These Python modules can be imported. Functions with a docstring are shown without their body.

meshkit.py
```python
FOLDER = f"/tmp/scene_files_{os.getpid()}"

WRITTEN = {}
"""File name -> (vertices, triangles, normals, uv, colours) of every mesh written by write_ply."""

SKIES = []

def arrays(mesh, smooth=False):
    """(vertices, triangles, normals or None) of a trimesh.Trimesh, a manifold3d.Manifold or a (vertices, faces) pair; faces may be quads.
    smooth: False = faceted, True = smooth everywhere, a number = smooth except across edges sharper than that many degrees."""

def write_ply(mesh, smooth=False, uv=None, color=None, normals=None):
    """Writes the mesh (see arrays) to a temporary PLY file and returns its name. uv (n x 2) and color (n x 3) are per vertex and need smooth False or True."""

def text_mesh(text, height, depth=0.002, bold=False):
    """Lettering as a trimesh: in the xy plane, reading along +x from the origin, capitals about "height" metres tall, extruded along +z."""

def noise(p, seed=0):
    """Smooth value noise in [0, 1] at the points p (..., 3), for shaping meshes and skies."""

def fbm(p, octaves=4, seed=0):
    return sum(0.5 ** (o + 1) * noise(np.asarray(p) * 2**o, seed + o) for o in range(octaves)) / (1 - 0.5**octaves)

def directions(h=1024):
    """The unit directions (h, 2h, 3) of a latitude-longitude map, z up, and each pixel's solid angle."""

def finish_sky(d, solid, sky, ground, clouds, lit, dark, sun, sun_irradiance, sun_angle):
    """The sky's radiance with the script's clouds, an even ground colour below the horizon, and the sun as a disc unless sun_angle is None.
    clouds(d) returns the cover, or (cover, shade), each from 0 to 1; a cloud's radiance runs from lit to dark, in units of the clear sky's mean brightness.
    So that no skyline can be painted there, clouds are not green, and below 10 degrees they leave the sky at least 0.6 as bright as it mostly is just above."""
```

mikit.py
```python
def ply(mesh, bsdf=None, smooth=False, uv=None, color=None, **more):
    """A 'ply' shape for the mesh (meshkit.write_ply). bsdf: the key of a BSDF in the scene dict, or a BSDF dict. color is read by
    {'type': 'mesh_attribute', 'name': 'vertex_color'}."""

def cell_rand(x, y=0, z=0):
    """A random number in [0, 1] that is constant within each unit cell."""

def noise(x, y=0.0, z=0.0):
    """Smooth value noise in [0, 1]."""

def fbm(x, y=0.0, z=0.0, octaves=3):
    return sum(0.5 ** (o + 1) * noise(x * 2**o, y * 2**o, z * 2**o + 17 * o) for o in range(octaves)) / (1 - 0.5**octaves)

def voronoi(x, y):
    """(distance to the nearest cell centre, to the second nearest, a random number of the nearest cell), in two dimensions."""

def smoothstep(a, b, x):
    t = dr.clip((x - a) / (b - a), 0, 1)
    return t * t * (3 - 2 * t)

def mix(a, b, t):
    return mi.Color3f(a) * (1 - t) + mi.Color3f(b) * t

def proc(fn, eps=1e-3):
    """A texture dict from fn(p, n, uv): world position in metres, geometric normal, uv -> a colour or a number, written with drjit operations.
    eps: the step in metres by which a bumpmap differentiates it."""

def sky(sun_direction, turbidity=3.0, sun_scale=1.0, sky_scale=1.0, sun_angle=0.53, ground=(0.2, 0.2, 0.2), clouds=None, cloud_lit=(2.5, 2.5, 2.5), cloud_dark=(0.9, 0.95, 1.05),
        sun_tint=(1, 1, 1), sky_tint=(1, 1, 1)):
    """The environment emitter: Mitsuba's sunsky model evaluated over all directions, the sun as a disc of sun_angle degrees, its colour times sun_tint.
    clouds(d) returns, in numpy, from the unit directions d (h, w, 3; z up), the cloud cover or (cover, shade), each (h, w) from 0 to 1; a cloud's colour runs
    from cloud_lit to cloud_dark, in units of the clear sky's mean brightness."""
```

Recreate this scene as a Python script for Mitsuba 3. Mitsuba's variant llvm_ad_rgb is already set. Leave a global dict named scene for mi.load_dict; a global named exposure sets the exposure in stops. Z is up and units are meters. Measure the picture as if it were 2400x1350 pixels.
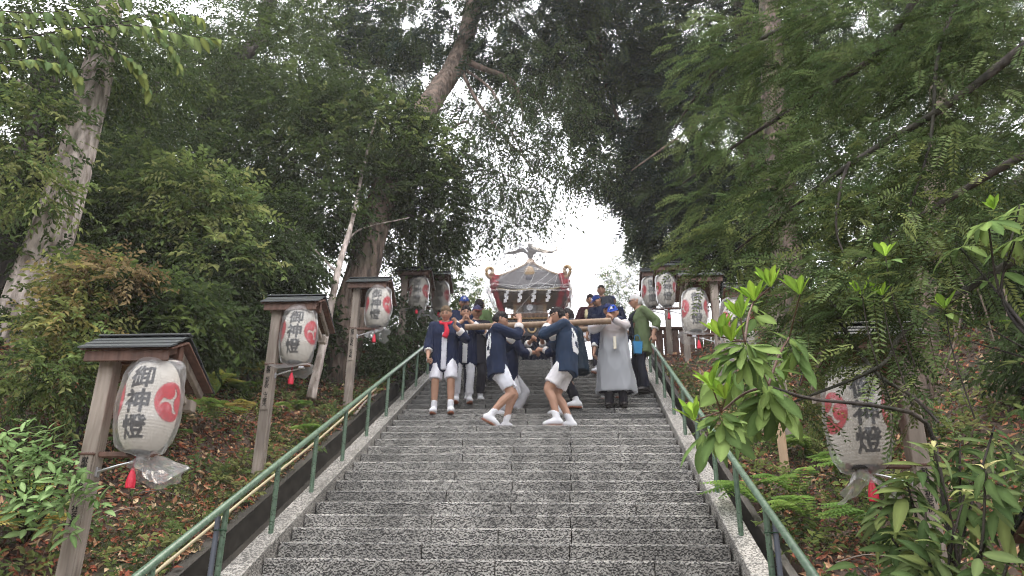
import math, random, json
import numpy as np
import trimesh, manifold3d, shapely
from shapely.geometry import Polygon
import drjit as dr
import mitsuba as mi
import mikit, meshkit
from mikit import proc, noise, fbm, voronoi, smoothstep, mix, cell_rand
T4 = mi.ScalarTransform4f

scene, labels = {}, {}
# ------------------------------------------------------------------ camera, sky, exposure
# origin = the eye; y runs up the stairs, z is up, metres
FPX, PITCH, YAW, ROLL = 1850.0, 0.3746, 0.0818, 0.012
FW = np.array([-math.sin(YAW) * math.cos(PITCH), math.cos(YAW) * math.cos(PITCH), math.sin(PITCH)])
_r = np.array([math.cos(YAW), math.sin(YAW), 0.0])
_u = np.cross(_r, FW)
RT = math.cos(ROLL) * _r + math.sin(ROLL) * _u
UP = -math.sin(ROLL) * _r + math.cos(ROLL) * _u
scene['camera'] = {'type': 'perspective', 'fov': math.degrees(2 * math.atan(1200 / FPX)), 'fov_axis': 'x', 'near_clip': 0.05, 'far_clip': 2000.0,
                   'to_world': T4().look_at(origin=[0, 0, 0], target=FW.tolist(), up=UP.tolist())}
exposure = 3.5
scene['sky'] = mikit.sky([0.15, 0.25, 1.0], turbidity=4, sun_scale=0.12, sun_angle=30, clouds=lambda d: (np.ones(d.shape[:2]), 1 - np.clip(d[..., 2], 0, 1)),
                         cloud_lit=(3.0, 3.02, 3.1), cloud_dark=(1.05, 1.07, 1.12), ground=(0.12, 0.12, 0.1))

def at(px, py, Y):
    """The point of the vertical plane y = Y that stands at a pixel of the 2400 px photograph."""
    d = FW * FPX + RT * (px - 1200) + UP * (675 - py)
    return d * (Y / d[1])

# ------------------------------------------------------------------ materials
def rgb(*c):
    return {'type': 'rgb', 'value': [float(x) for x in c]}
VC = {'type': 'mesh_attribute', 'name': 'vertex_color'}
def tone_fn(var, fr):
    """The plain tone of a part, kept in its uv (see put), with a little unevenness of the stuff itself."""
    def f(p, n, uv):
        k = dr.floor(uv.y)
        c = mi.Color3f(uv.x, k / 512.0, (uv.y - k - 0.01) / 0.97)
        return c * (1 + var * (fbm(p.x * fr, p.y * fr, p.z * fr, 3) - 0.5)) if var else c
    return f
def tone_uv(c, n):
    return np.tile([c[0], math.floor(c[1] * 512) + 0.01 + 0.97 * c[2]], (n, 1))
TONE, TONE_CLOTH = proc(tone_fn(0.35, 14)), proc(tone_fn(0.5, 9))
def mat(name, d):
    scene[name] = d
def two(d):
    return {'type': 'twosided', 'bsdf': d}
mat('m_matte', two({'type': 'principled', 'base_color': VC, 'roughness': 0.8, 'specular': 0.3}))
mat('m_matte_tone', two({'type': 'principled', 'base_color': TONE, 'roughness': 0.8, 'specular': 0.3}))
mat('m_satin', two({'type': 'principled', 'base_color': VC, 'roughness': 0.42, 'specular': 0.5}))
mat('m_satin_tone', two({'type': 'principled', 'base_color': TONE, 'roughness': 0.42, 'specular': 0.5}))
mat('m_gloss', two({'type': 'principled', 'base_color': VC, 'roughness': 0.2, 'specular': 0.5}))
mat('m_gloss_tone', two({'type': 'principled', 'base_color': TONE, 'roughness': 0.2, 'specular': 0.5}))
mat('m_leaf', {'type': 'principledthin', 'base_color': VC, 'roughness': 0.33, 'diff_trans': 0.75, 'eta': 1.45})
mat('m_leaf_tone', {'type': 'principledthin', 'base_color': TONE, 'roughness': 0.33, 'diff_trans': 0.75, 'eta': 1.45})
mat('m_needle', {'type': 'principledthin', 'base_color': VC, 'roughness': 0.45, 'diff_trans': 0.5, 'eta': 1.4})
mat('m_needle_tone', {'type': 'principledthin', 'base_color': TONE, 'roughness': 0.45, 'diff_trans': 0.5, 'eta': 1.4})
mat('m_skin', two({'type': 'principled', 'base_color': VC, 'roughness': 0.5, 'specular': 0.4}))
mat('m_skin_tone', two({'type': 'principled', 'base_color': TONE, 'roughness': 0.5, 'specular': 0.4}))
mat('m_cloth', two({'type': 'principled', 'base_color': VC, 'roughness': 0.9, 'specular': 0.15, 'sheen': 0.3}))
mat('m_cloth_tone', two({'type': 'principled', 'base_color': TONE_CLOTH, 'roughness': 0.9, 'specular': 0.15, 'sheen': 0.3}))
mat('m_silk', two({'type': 'principled', 'base_color': VC, 'roughness': 0.38, 'specular': 0.6, 'sheen': 0.4}))
mat('m_silk_tone', two({'type': 'principled', 'base_color': TONE_CLOTH, 'roughness': 0.38, 'specular': 0.6, 'sheen': 0.4}))
mat('m_metal', two({'type': 'principled', 'base_color': VC, 'roughness': 0.35, 'metallic': 0.9}))
mat('m_metal_tone', two({'type': 'principled', 'base_color': TONE, 'roughness': 0.35, 'metallic': 0.9}))
mat('m_film', {'type': 'blendbsdf', 'weight': 0.17, 'a': {'type': 'thindielectric', 'int_ior': 1.33},
               'b': {'type': 'principledthin', 'base_color': rgb(0.82, 0.83, 0.85), 'roughness': 0.16, 'diff_trans': 1.1, 'eta': 1.5}})
mat('m_wrap', {'type': 'blendbsdf', 'weight': 0.10, 'a': {'type': 'thindielectric', 'int_ior': 1.13},
               'b': {'type': 'principledthin', 'base_color': rgb(0.8, 0.82, 0.86), 'roughness': 0.15, 'diff_trans': 1.0, 'eta': 1.5}})
mat('m_rain', {'type': 'blendbsdf', 'weight': 0.68, 'a': {'type': 'thindielectric', 'int_ior': 1.4},
               'b': {'type': 'principledthin', 'base_color': rgb(0.72, 0.74, 0.78), 'roughness': 0.3, 'diff_trans': 0.9, 'eta': 1.5}})

def granite_fn(lo, hi, sc, edge=0.75):
    def f(p, n, uv):
        a = noise(p.x * 46 * sc, p.y * 46 * sc, p.z * 54 * sc)
        b = noise(p.x * 105 * sc + 7, p.y * 105 * sc, p.z * 105 * sc)
        s = a * 0.62 + b * 0.38
        big = fbm(p.x * 1.7, p.y * 1.7, p.z * 2.5, 3)
        streak = fbm(p.x * 9.0, p.y * 1.2, p.z * 1.5, 2)
        g = smoothstep(0.38, 0.64, s)
        k = dr.floor((p.z - 0.2855) / 0.1446 - 0.02)
        tint = 0.82 + 0.36 * cell_rand(k, dr.floor(p.x * 0.8 + 0.37 * k), 5) if edge else 1.0
        wet = tint * 0.6 + 0.4 * tint * smoothstep(0.32, 0.62, 0.55 * big + 0.45 * streak)
        v = (lo + (hi - lo) * g) * wet
        worn = smoothstep(0.25, 0.6, n.z)  # wear, plus the sky sheen on treads and noses painted by facing
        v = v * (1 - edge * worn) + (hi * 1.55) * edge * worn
        return mi.Color3f(v * 1.05, v, v * 0.93)
    return f
def granite_bump(sc):
    def f(p, n, uv):
        return 0.6 * noise(p.x * 38 * sc, p.y * 38 * sc, p.z * 38 * sc) + 0.4 * noise(p.x * 90 * sc, p.y * 90 * sc, p.z * 90 * sc)
    return f
mat('m_granite', two({'type': 'bumpmap', 'a': proc(granite_bump(1.75), 0.003), 'scale': 0.0055,
    'b': {'type': 'principled', 'base_color': proc(granite_fn(0.024, 0.37, 1.9)), 'roughness': 0.5, 'specular': 0.5}}))
mat('m_granite_shaded', two({'type': 'bumpmap', 'a': proc(granite_bump(1.75), 0.003), 'scale': 0.007,  # same granite, with the shade of the upper risers put into its colour
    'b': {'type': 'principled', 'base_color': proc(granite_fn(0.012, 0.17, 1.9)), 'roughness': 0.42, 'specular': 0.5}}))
mat('m_curb', two({'type': 'bumpmap', 'a': proc(granite_bump(1.6), 0.003), 'scale': 0.003,
    'b': {'type': 'principled', 'base_color': proc(granite_fn(0.10, 0.36, 1.7, 0.0)), 'roughness': 0.45, 'specular': 0.5}}))
def dark_fn(p, n, uv):
    f = fbm(p.x * 6, p.y * 6, p.z * 8, 4)
    return mix((0.010, 0.009, 0.008), (0.045, 0.04, 0.033), f)
mat('m_gutter', two({'type': 'principled', 'base_color': proc(dark_fn), 'roughness': 0.5}))
def soil_fn(p, n, uv):
    f = fbm(p.x * 5, p.y * 5, p.z * 5, 4)
    g = noise(p.x * 38, p.y * 38, p.z * 38)
    c = mix((0.022, 0.015, 0.011), (0.085, 0.048, 0.03), f * 0.6 + g * 0.4)
    m = smoothstep(0.52, 0.66, fbm(p.x * 1.7 + 9, p.y * 1.7, p.z, 3))
    return c * (1 - m * 0.7) + mi.Color3f(0.03, 0.045, 0.014) * (m * 0.7)
def soil_bump(p, n, uv):
    return fbm(p.x * 16, p.y * 16, p.z * 16, 3)
mat('m_soil', two({'type': 'bumpmap', 'a': proc(soil_bump, 0.004), 'scale': 0.05, 'b': {'type': 'principled', 'base_color': proc(soil_fn), 'roughness': 0.8}}))
def wood_fn(c0, c1, k):
    def f(p, n, uv):
        g = fbm(p.x * 42 + 3 * noise(p.z * 1.5), p.y * 42, p.z * 3.2, 3)
        w = smoothstep(0.35, 0.7, fbm(p.x * 4 + 5, p.y * 4, p.z * 2.2, 3))
        return mix(c0, c1, g) * (1 - k * w)
    return f
mat('m_post', two({'type': 'principled', 'base_color': proc(wood_fn((0.17, 0.135, 0.112), (0.46, 0.39, 0.33), 0.35)), 'roughness': 0.75}))
mat('m_redwood', two({'type': 'principled', 'base_color': proc(wood_fn((0.075, 0.038, 0.028), (0.21, 0.11, 0.08), 0.3)), 'roughness': 0.6}))
mat('m_freshwood', two({'type': 'principled', 'base_color': proc(wood_fn((0.42, 0.27, 0.16), (0.62, 0.44, 0.30), 0.25)), 'roughness': 0.7}))
mat('m_pole', two({'type': 'principled', 'base_color': proc(wood_fn((0.16, 0.10, 0.062), (0.33, 0.22, 0.14), 0.2)), 'roughness': 0.55}))
def paint_fn(p, n, uv):
    f = fbm(p.x * 22, p.y * 22, p.z * 22, 3)
    sp = smoothstep(0.66, 0.74, noise(p.x * 75, p.y * 75, p.z * 75)) * smoothstep(0.35, 0.6, fbm(p.x * 5, p.y * 5, p.z * 5, 2))
    c = mix((0.05, 0.092, 0.06), (0.14, 0.21, 0.145), f)
    return c * (1 - sp * 0.85) + mi.Color3f(0.03, 0.045, 0.03) * (sp * 0.85)
mat('m_railpaint', two({'type': 'principled', 'base_color': proc(paint_fn), 'roughness': 0.3, 'specular': 0.6}))
def bark_fn(c0, c1, moss):
    def f(p, n, uv):
        g = fbm(p.x * 17, p.y * 17, p.z * 3.4, 4)
        l = smoothstep(0.5, 0.66, fbm(p.x * 3.1 + 4, p.y * 3.1, p.z * 1.7, 3))
        c = mix(c0, c1, smoothstep(0.25, 0.75, g))
        return c * (1 - moss * l) + mi.Color3f(0.035, 0.045, 0.02) * (moss * l)
    return f
def bark_bump(p, n, uv):
    return fbm(p.x * 16, p.y * 16, p.z * 3.0, 3)
def bark(name, c0, c1, moss=0.4):
    mat(name, two({'type': 'bumpmap', 'a': proc(bark_bump, 0.006), 'scale': 0.07, 'b': {'type': 'principled', 'base_color': proc(bark_fn(c0, c1, moss)), 'roughness': 0.8}}))
bark('m_bark_pale', (0.19, 0.15, 0.125), (0.58, 0.50, 0.45), 0.4)
bark('m_bark_brown', (0.05, 0.036, 0.028), (0.19, 0.135, 0.105), 0.35)
bark('m_bark_dark', (0.022, 0.018, 0.016), (0.085, 0.068, 0.058), 0.35)
def paper_fn(p, n, uv):
    f = fbm(p.x * 9, p.y * 9, p.z * 9, 3)
    return mix((0.52, 0.48, 0.42), (0.65, 0.61, 0.55), f)
mat('m_paper', two({'type': 'principled', 'base_color': proc(paper_fn), 'roughness': 0.85, 'specular': 0.2}))

# ------------------------------------------------------------------ writing into the scene
def fresh(key):
    if key not in USED:
        USED.add(key)
        return key
    n = COUNT.get(key, 0)
    while True:
        n += 1
        k = f'{key}_{n:03d}'
        if k not in USED:
            COUNT[key] = n
            USED.add(k)
            return k
USED, COUNT = set(), {}
def tag(key, label=None, cat=None, group=None, kind=None):
    d = labels.setdefault(key, {})
    for k, v in (('label', label), ('category', cat), ('group', group), ('kind', kind)):
        if v is not None:
            d[k] = v
    return key
def thing(name, label, cat, group=None):
    return tag(fresh(name), label, cat, group)
def put(name, mesh, m, parent=None, smooth=False, color=None, to_world=None, **t):
    """One entry of the scene: a thing of one mesh, or a part under its parent's key. color: one tone or one per vertex."""
    key = fresh(name if parent is None else f'{parent}__{name}')
    if isinstance(mesh, dict):
        d = dict(mesh)
    else:
        uv = None
        if color is not None and np.ndim(color) == 1:
            v, f, _ = meshkit.arrays(mesh)
            mesh, uv, color, m = (v, f), tone_uv(color, len(v)), None, m + '_tone'
            if smooth not in (False, True):
                t_ = trimesh.graph.smooth_shade(trimesh.Trimesh(v, f, process=False), angle=math.radians(smooth), facet_minarea=None)
                mesh, smooth = (np.array(t_.vertices), np.array(t_.faces)), True
                uv = np.tile(uv[:1], (len(mesh[0]), 1))
        if color is not None:
            v, f, _ = meshkit.arrays(mesh)
            if hasattr(mesh, 'to_mesh'):
                mesh = (v, f)
            color = np.asarray(color, float)
            if color.ndim == 1:
                color = np.tile(color, (len(v), 1))
            if smooth not in (False, True):
                smooth = True
        d = mikit.ply(mesh, m, smooth=smooth, color=color, uv=uv)
    if to_world is not None:
        d['to_world'] = T4(np.asarray(to_world, float).tolist())
    scene[key] = d
    if t:
        tag(key, **t)
    return key
def struct(name, mesh, m, parent=None, **k):
    key = put(name, mesh, m, parent, **k)
    if parent is None:
        tag(key, kind='structure')
    return key

# ------------------------------------------------------------------ mesh helpers
def unit(v):
    v = np.asarray(v, float)
    return v / np.maximum(np.linalg.norm(v, axis=-1, keepdims=True), 1e-9)
def rotz(a):
    c, s = math.cos(a), math.sin(a)
    return np.array([[c, -s, 0], [s, c, 0], [0, 0, 1.0]])
def cat(parts):
    vs, fs, n = [], [], 0
    for v, f in parts:
        vs.append(v); fs.append(np.asarray(f) + n); n += len(v)
    return np.vstack(vs), np.vstack(fs)
def box(lo, hi, bevel=0.0):
    lo, hi = np.asarray(lo, float), np.asarray(hi, float)
    m = trimesh.creation.box(bounds=[lo, hi])
    if bevel:
        c, h = (lo + hi) / 2, (hi - lo) / 2
        b = min(bevel, h.min() * 0.9)
        pts = [c + s * (h - b * (1 - np.eye(3)[k])) for s in np.array(np.meshgrid([-1, 1], [-1, 1], [-1, 1])).T.reshape(-1, 3) for k in range(3)]
        return hullm(pts)
    return np.array(m.vertices), np.array(m.faces)
def hullm(pts):
    m = trimesh.convex.convex_hull(np.asarray(pts, float))
    return np.array(m.vertices), np.array(m.faces)
def beam(a, b, w, h, up=(0, 0, 1), bevel=0.004):
    """A bevelled bar of section w x h from a to b."""
    a, b = np.asarray(a, float), np.asarray(b, float)
    L = np.linalg.norm(b - a); d = (b - a) / L
    s = unit(np.cross(d, up)); t = np.cross(s, d)
    v, f = box([-w / 2, 0, -h / 2], [w / 2, L, h / 2], bevel)
    return a + v[:, :1] * s + v[:, 1:2] * d + v[:, 2:] * t, f
def spline(P, n):
    P = np.asarray(P, float)
    if len(P) < 3:
        return P[0] + np.linspace(0, 1, n)[:, None] * (P[-1] - P[0])
    Q = np.vstack([2 * P[0] - P[1], P, 2 * P[-1] - P[-2]])
    t = np.linspace(0, len(P) - 1 - 1e-9, n); i = t.astype(int); u = (t - i)[:, None]
    a, b, c, d = Q[i], Q[i + 1], Q[i + 2], Q[i + 3]
    return 0.5 * (2 * b + (c - a) * u + (2 * a - 5 * b + 4 * c - d) * u**2 + (3 * b - a - 3 * c + d) * u**3)
def tube(P, R, sides=8, cap=True, rough=0.0, seed=0):
    P = np.asarray(P, float); n = len(P)
    R = np.broadcast_to(np.asarray(R, float), (n,))
    t = unit(np.gradient(P, axis=0))
    ref = np.array([0.0, 0, 1]) if abs(t[:, 2]).mean() < 0.85 else np.array([1.0, 0, 0])
    a = unit(np.cross(t, ref)); b = np.cross(t, a)
    ang = np.arange(sides) * 2 * np.pi / sides
    ring = np.cos(ang)[None, :, None] * a[:, None] + np.sin(ang)[None, :, None] * b[:, None]
    rad = np.tile(R[:, None, None], (1, sides, 1))
    if rough:
        q = P[:, None] + ring * R[:, None, None]
        rad = rad * (1 + rough * (meshkit.fbm(q * np.array([4, 4, 1.3]) / max(R.max(), .05) * .22, 3, seed)[..., None] - .5) * 2)
    v = (P[:, None] + ring * rad).reshape(-1, 3)
    i, j = np.meshgrid(np.arange(n - 1), np.arange(sides), indexing='ij')
    q = np.stack([i * sides + j, i * sides + (j + 1) % sides, (i + 1) * sides + (j + 1) % sides, (i + 1) * sides + j], -1).reshape(-1, 4)
    f = np.vstack([q[:, [0, 1, 2]], q[:, [0, 2, 3]]])
    if cap:
        v = np.vstack([v, P[:1], P[-1:]])
        k = np.arange(sides)
        f = np.vstack([f, np.stack([(k + 1) % sides, k, k * 0 + n * sides], 1), np.stack([(n - 1) * sides + k, (n - 1) * sides + (k + 1) % sides, k * 0 + n * sides + 1], 1)])
    return v, f
def lathe(prof, sides=32):
    """prof: (r, z) pairs."""
    prof = np.asarray(prof, float); n = len(prof)
    ang = np.arange(sides) * 2 * np.pi / sides
    v = np.stack([prof[:, :1] * np.cos(ang), prof[:, :1] * np.sin(ang), np.repeat(prof[:, 1:], sides, 1)], -1).reshape(-1, 3)
    i, j = np.meshgrid(np.arange(n - 1), np.arange(sides), indexing='ij')
    q = np.stack([i * sides + j, i * sides + (j + 1) % sides, (i + 1) * sides + (j + 1) % sides, (i + 1) * sides + j], -1).reshape(-1, 4)
    return v, np.vstack([q[:, [0, 1, 2]], q[:, [0, 2, 3]]])
def extrude(poly, depth):
    out = []
    for g in getattr(poly, 'geoms', [poly]):
        if g.geom_type == 'Polygon' and g.area > 1e-9:
            m = trimesh.creation.extrude_polygon(g, depth, engine='earcut')
            out.append((np.array(m.vertices), np.array(m.faces)))
    return cat(out)
def move(vf, R=None, t=None):
    v, f = vf
    v = np.asarray(v, float)
    if R is not None:
        v = v @ np.asarray(R).T
    if t is not None:
        v = v + np.asarray(t)
    return v, f
def hull_blobs(bl):
    s = trimesh.creation.icosphere(1, 1.0).vertices
    return hullm(np.vstack([np.asarray(c, float) + s * r for c, r in bl]))
def crumple(v, amp, fr, seed):
    p = v * fr
    d = np.stack([meshkit.noise(p + 31 * k, seed) for k in range(3)], -1) - .5
    q = v * fr * 2.7
    e = np.stack([meshkit.noise(q + 17 * k, seed + 3) for k in range(3)], -1) - .5
    return v + d * 2 * amp + e * amp
# ------------------------------------------------------------------ the lie of the land
TREAD, RISE = 0.30, 0.1446
Y0, Z0, NTOP, NBOT = 6.6103, 0.2855, 29, -13
XL, XR = -2.5469, 1.2550
def stair_line(y):
    return Z0 + (np.asarray(y, float) - Y0) / TREAD * RISE
ZTOP, ZBOT = Z0 + NTOP * RISE, Z0 + (NBOT - 1) * RISE
def slope_line(y):
    return np.clip(stair_line(y), ZBOT, ZTOP)
def ground(x, y):
    x, y = np.broadcast_arrays(np.asarray(x, float), np.asarray(y, float))
    s = slope_line(y)
    ul, ur = np.maximum(-x - 3.1, 0), np.maximum(x - 1.62, 0)
    bank = lambda u: 0.09 * np.minimum(u, 0.7) + 0.46 * np.maximum(u - 0.7, 0) + 0.035 * np.maximum(u - 2.5, 0) ** 1.5
    hl = 0.05 + bank(ul)
    hr = 0.06 + bank(ur) * 1.05
    top = np.clip((y - 15.5) / 5, 0, 1)
    hl = np.minimum(hl, 9 - 3 * top) * (1 - 0.55 * top); hr = np.minimum(hr, 9 - 3 * top) * (1 - 0.55 * top)
    p = np.stack([x * 0.9, y * 0.9, x * 0 + 3.3], -1)
    bump = (meshkit.fbm(p, 4, 5) - 0.5)
    z = s + np.where(x < -3.1, hl + bump * np.minimum(0.1 + 0.35 * ul, 0.8), np.where(x > 1.62, hr + bump * np.minimum(0.1 + 0.35 * ur, 0.8), 0.0))
    inner = (x >= -3.1) & (x <= 1.62)
    flat = (y > Y0 + NTOP * TREAD + 0.35) | (y < Y0 + (NBOT - 1) * TREAD)
    gut = np.where((x < XL - .1) | (x > XR + .1), 0.30, 0.50)
    z = np.where(inner, np.where(flat, s - 0.012, s - gut), z)
    far = np.clip((y - 34) / 30, 0, 1)
    return z - far * 14
xs = np.unique(np.round(np.concatenate([np.linspace(-60, -12, 24), np.linspace(-12, -3.1, 60), np.linspace(-3.1, -2.3, 9), np.linspace(-2.3, 1.1, 12), np.linspace(1.1, 1.62, 7), np.linspace(1.62, 11, 64), np.linspace(11, 60, 24)]), 4))
ys = np.unique(np.round(np.concatenate([np.linspace(-25, 2, 20), np.linspace(2, 17, 120), np.linspace(17, 34, 40), np.linspace(34, 120, 25)]), 4))
gx, gy = np.meshgrid(xs, ys)
gz = ground(gx, gy)
n0, n1 = gx.shape
ii, jj = np.meshgrid(np.arange(n0 - 1), np.arange(n1 - 1), indexing='ij')
q = np.stack([ii * n1 + jj, ii * n1 + jj + 1, (ii + 1) * n1 + jj + 1, (ii + 1) * n1 + jj], -1).reshape(-1, 4)
struct('ground', (np.stack([gx, gy, gz], -1).reshape(-1, 3), q), 'm_soil', smooth=True)

# ------------------------------------------------------------------ the stone stairs: every block a piece
rng = np.random.default_rng(11)
stairs = tag(fresh('stone_stairs'), kind='structure')
def step_block(x0, x1, y0, y1, z0, z1):
    c = 0.016
    yz = np.array([[y0, z0], [y1, z0], [y1, z1], [y0 + c, z1], [y0 + c * .35, z1 - c * .25], [y0, z1 - c]])
    n = len(yz)
    e = 0.004
    rings = []
    for x, k in ((x0, e), (x0 + e, 0), (x1 - e, 0), (x1, e)):
        cc = yz.mean(0)
        r = yz + (cc - yz) * (k / 0.15)
        rings.append(np.column_stack([np.full(n, x), r]))
    v = np.vstack(rings)
    f = []
    for a in range(3):
        for b in range(n):
            p0, p1, p2, p3 = a * n + b, a * n + (b + 1) % n, (a + 1) * n + (b + 1) % n, (a + 1) * n + b
            f += [[p0, p3, p2], [p0, p2, p1]]
    for base, fl in ((0, 1), (3 * n, -1)):
        for b in range(1, n - 1):
            f.append([base, base + b, base + b + 1][::fl])
    return v, np.array(f)
for k in range(NBOT, NTOP + 1):
    y, z = Y0 + k * TREAD, Z0 + k * RISE
    if k % 2:
        cuts = [-1.33, -0.06] if k % 4 == 1 else [-1.36, -0.055]
        if k > 16: cuts.append(0.62)
    else:
        cuts = [-0.70, -0.045] if k % 4 == 2 else [-0.66, 0.55]
    cuts = [c + rng.uniform(-.06, .06) if abs(c + .05) > .03 else c for c in cuts]
    ed = [XL] + cuts + [XR]
    for a, b in zip(ed[:-1], ed[1:]):
        j = rng.uniform(-0.003, 0.003, 3)
        dep = 2.2 if k == NTOP else TREAD + 0.04
        put('stone_block', step_block(a + 0.004, b - 0.004, y + j[0], y + dep, z - RISE + 0.001, z + j[1] * .5), 'm_granite_shaded' if k > 17 or (k > 14 and rng.random() < (k - 13) * .22) else 'm_granite', stairs)  # upper steps get the granite with shade painted in
# inclined kerb stones on both sides
mslope = RISE / TREAD
def kerb_stone(x0, x1, ya, yb):
    v = []
    c = 0.008
    for y in (ya + .003, yb - .003):
        t, b = stair_line(y) + 0.05, stair_line(y) - 0.32
        v += [[x0, y, b], [x1, y, b], [x1, y, t - c], [x1 - c, y, t], [x0 + c, y, t], [x0, y, t - c]]
    return hullm(v)
for side, (x0, x1) in (('left', (XL - 0.19, XL - 0.004)), ('right', (XR + 0.016, XR + 0.195))):
    kb = tag(fresh('stone_kerb'), kind='structure')
    y = Y0 - 4.0 + (0.35 if side == 'left' else 0.0)
    while y < Y0 + NTOP * TREAD + .3:
        yb = min(y + 0.965 / (1.0), Y0 + NTOP * TREAD + .35)
        put('kerb_stone', kerb_stone(x0, x1, y, yb), 'm_curb', kb)
        y = yb
# gutters beyond the kerbs
def strip(xa, xb, dza, dzb, y0=2.6, y1=15.6, n=60):
    yy = np.linspace(y0, y1, n); s = stair_line(yy)
    v = np.vstack([np.column_stack([yy * 0 + xa, yy, s + dza]), np.column_stack([yy * 0 + xb, yy, s + dzb])])
    i = np.arange(n - 1)
    qd = np.stack([i, i + n, i + n + 1, i + 1], 1)
    return v, np.vstack([qd[:, [0, 1, 2]], qd[:, [0, 2, 3]]])
gut = []
for xa, xb, xc in ((XL - .192, XL - .50, XL - .60), (XR + .197, XR + .30, XR + .36)):
    gut += [strip(xa, xb, -.21, -.21), strip(xb, xb, -.21, .035), strip(xb, xc, .035, .045)]
struct('gutter', cat(gut), 'm_gutter')
# ------------------------------------------------------------------ handrails
def handrail(x, ystart, label, n0, n1, extra):
    t = thing('handrail', label, 'handrail')
    h = 0.6
    ys_ = np.array([ystart + .965 * i for i in range(n0, n1)])
    y0, y1 = ys_[0] - .3, ys_[-1] + .22
    P = np.array([[x, yy, stair_line(yy) + .05 + h] for yy in np.linspace(y0, y1, 40)])
    put('rail', tube(P, 0.027, 14), 'm_railpaint', t, smooth=40)
    for yy in ys_:
        zb = stair_line(yy) + .05
        put('post', tube([[x, yy, zb - .02], [x, yy, zb + .3], [x, yy, zb + h]], 0.0225, 12), 'm_railpaint', t, smooth=40)
    return t
hl = handrail(-2.645, 6.965, 'green metal handrail left of the stairs, its top rail worn shiny', -3, 9, None)
hr = handrail(1.362, 6.975, 'green metal handrail right of the stairs, running down past the big leaves', -3, 8, None)
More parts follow.
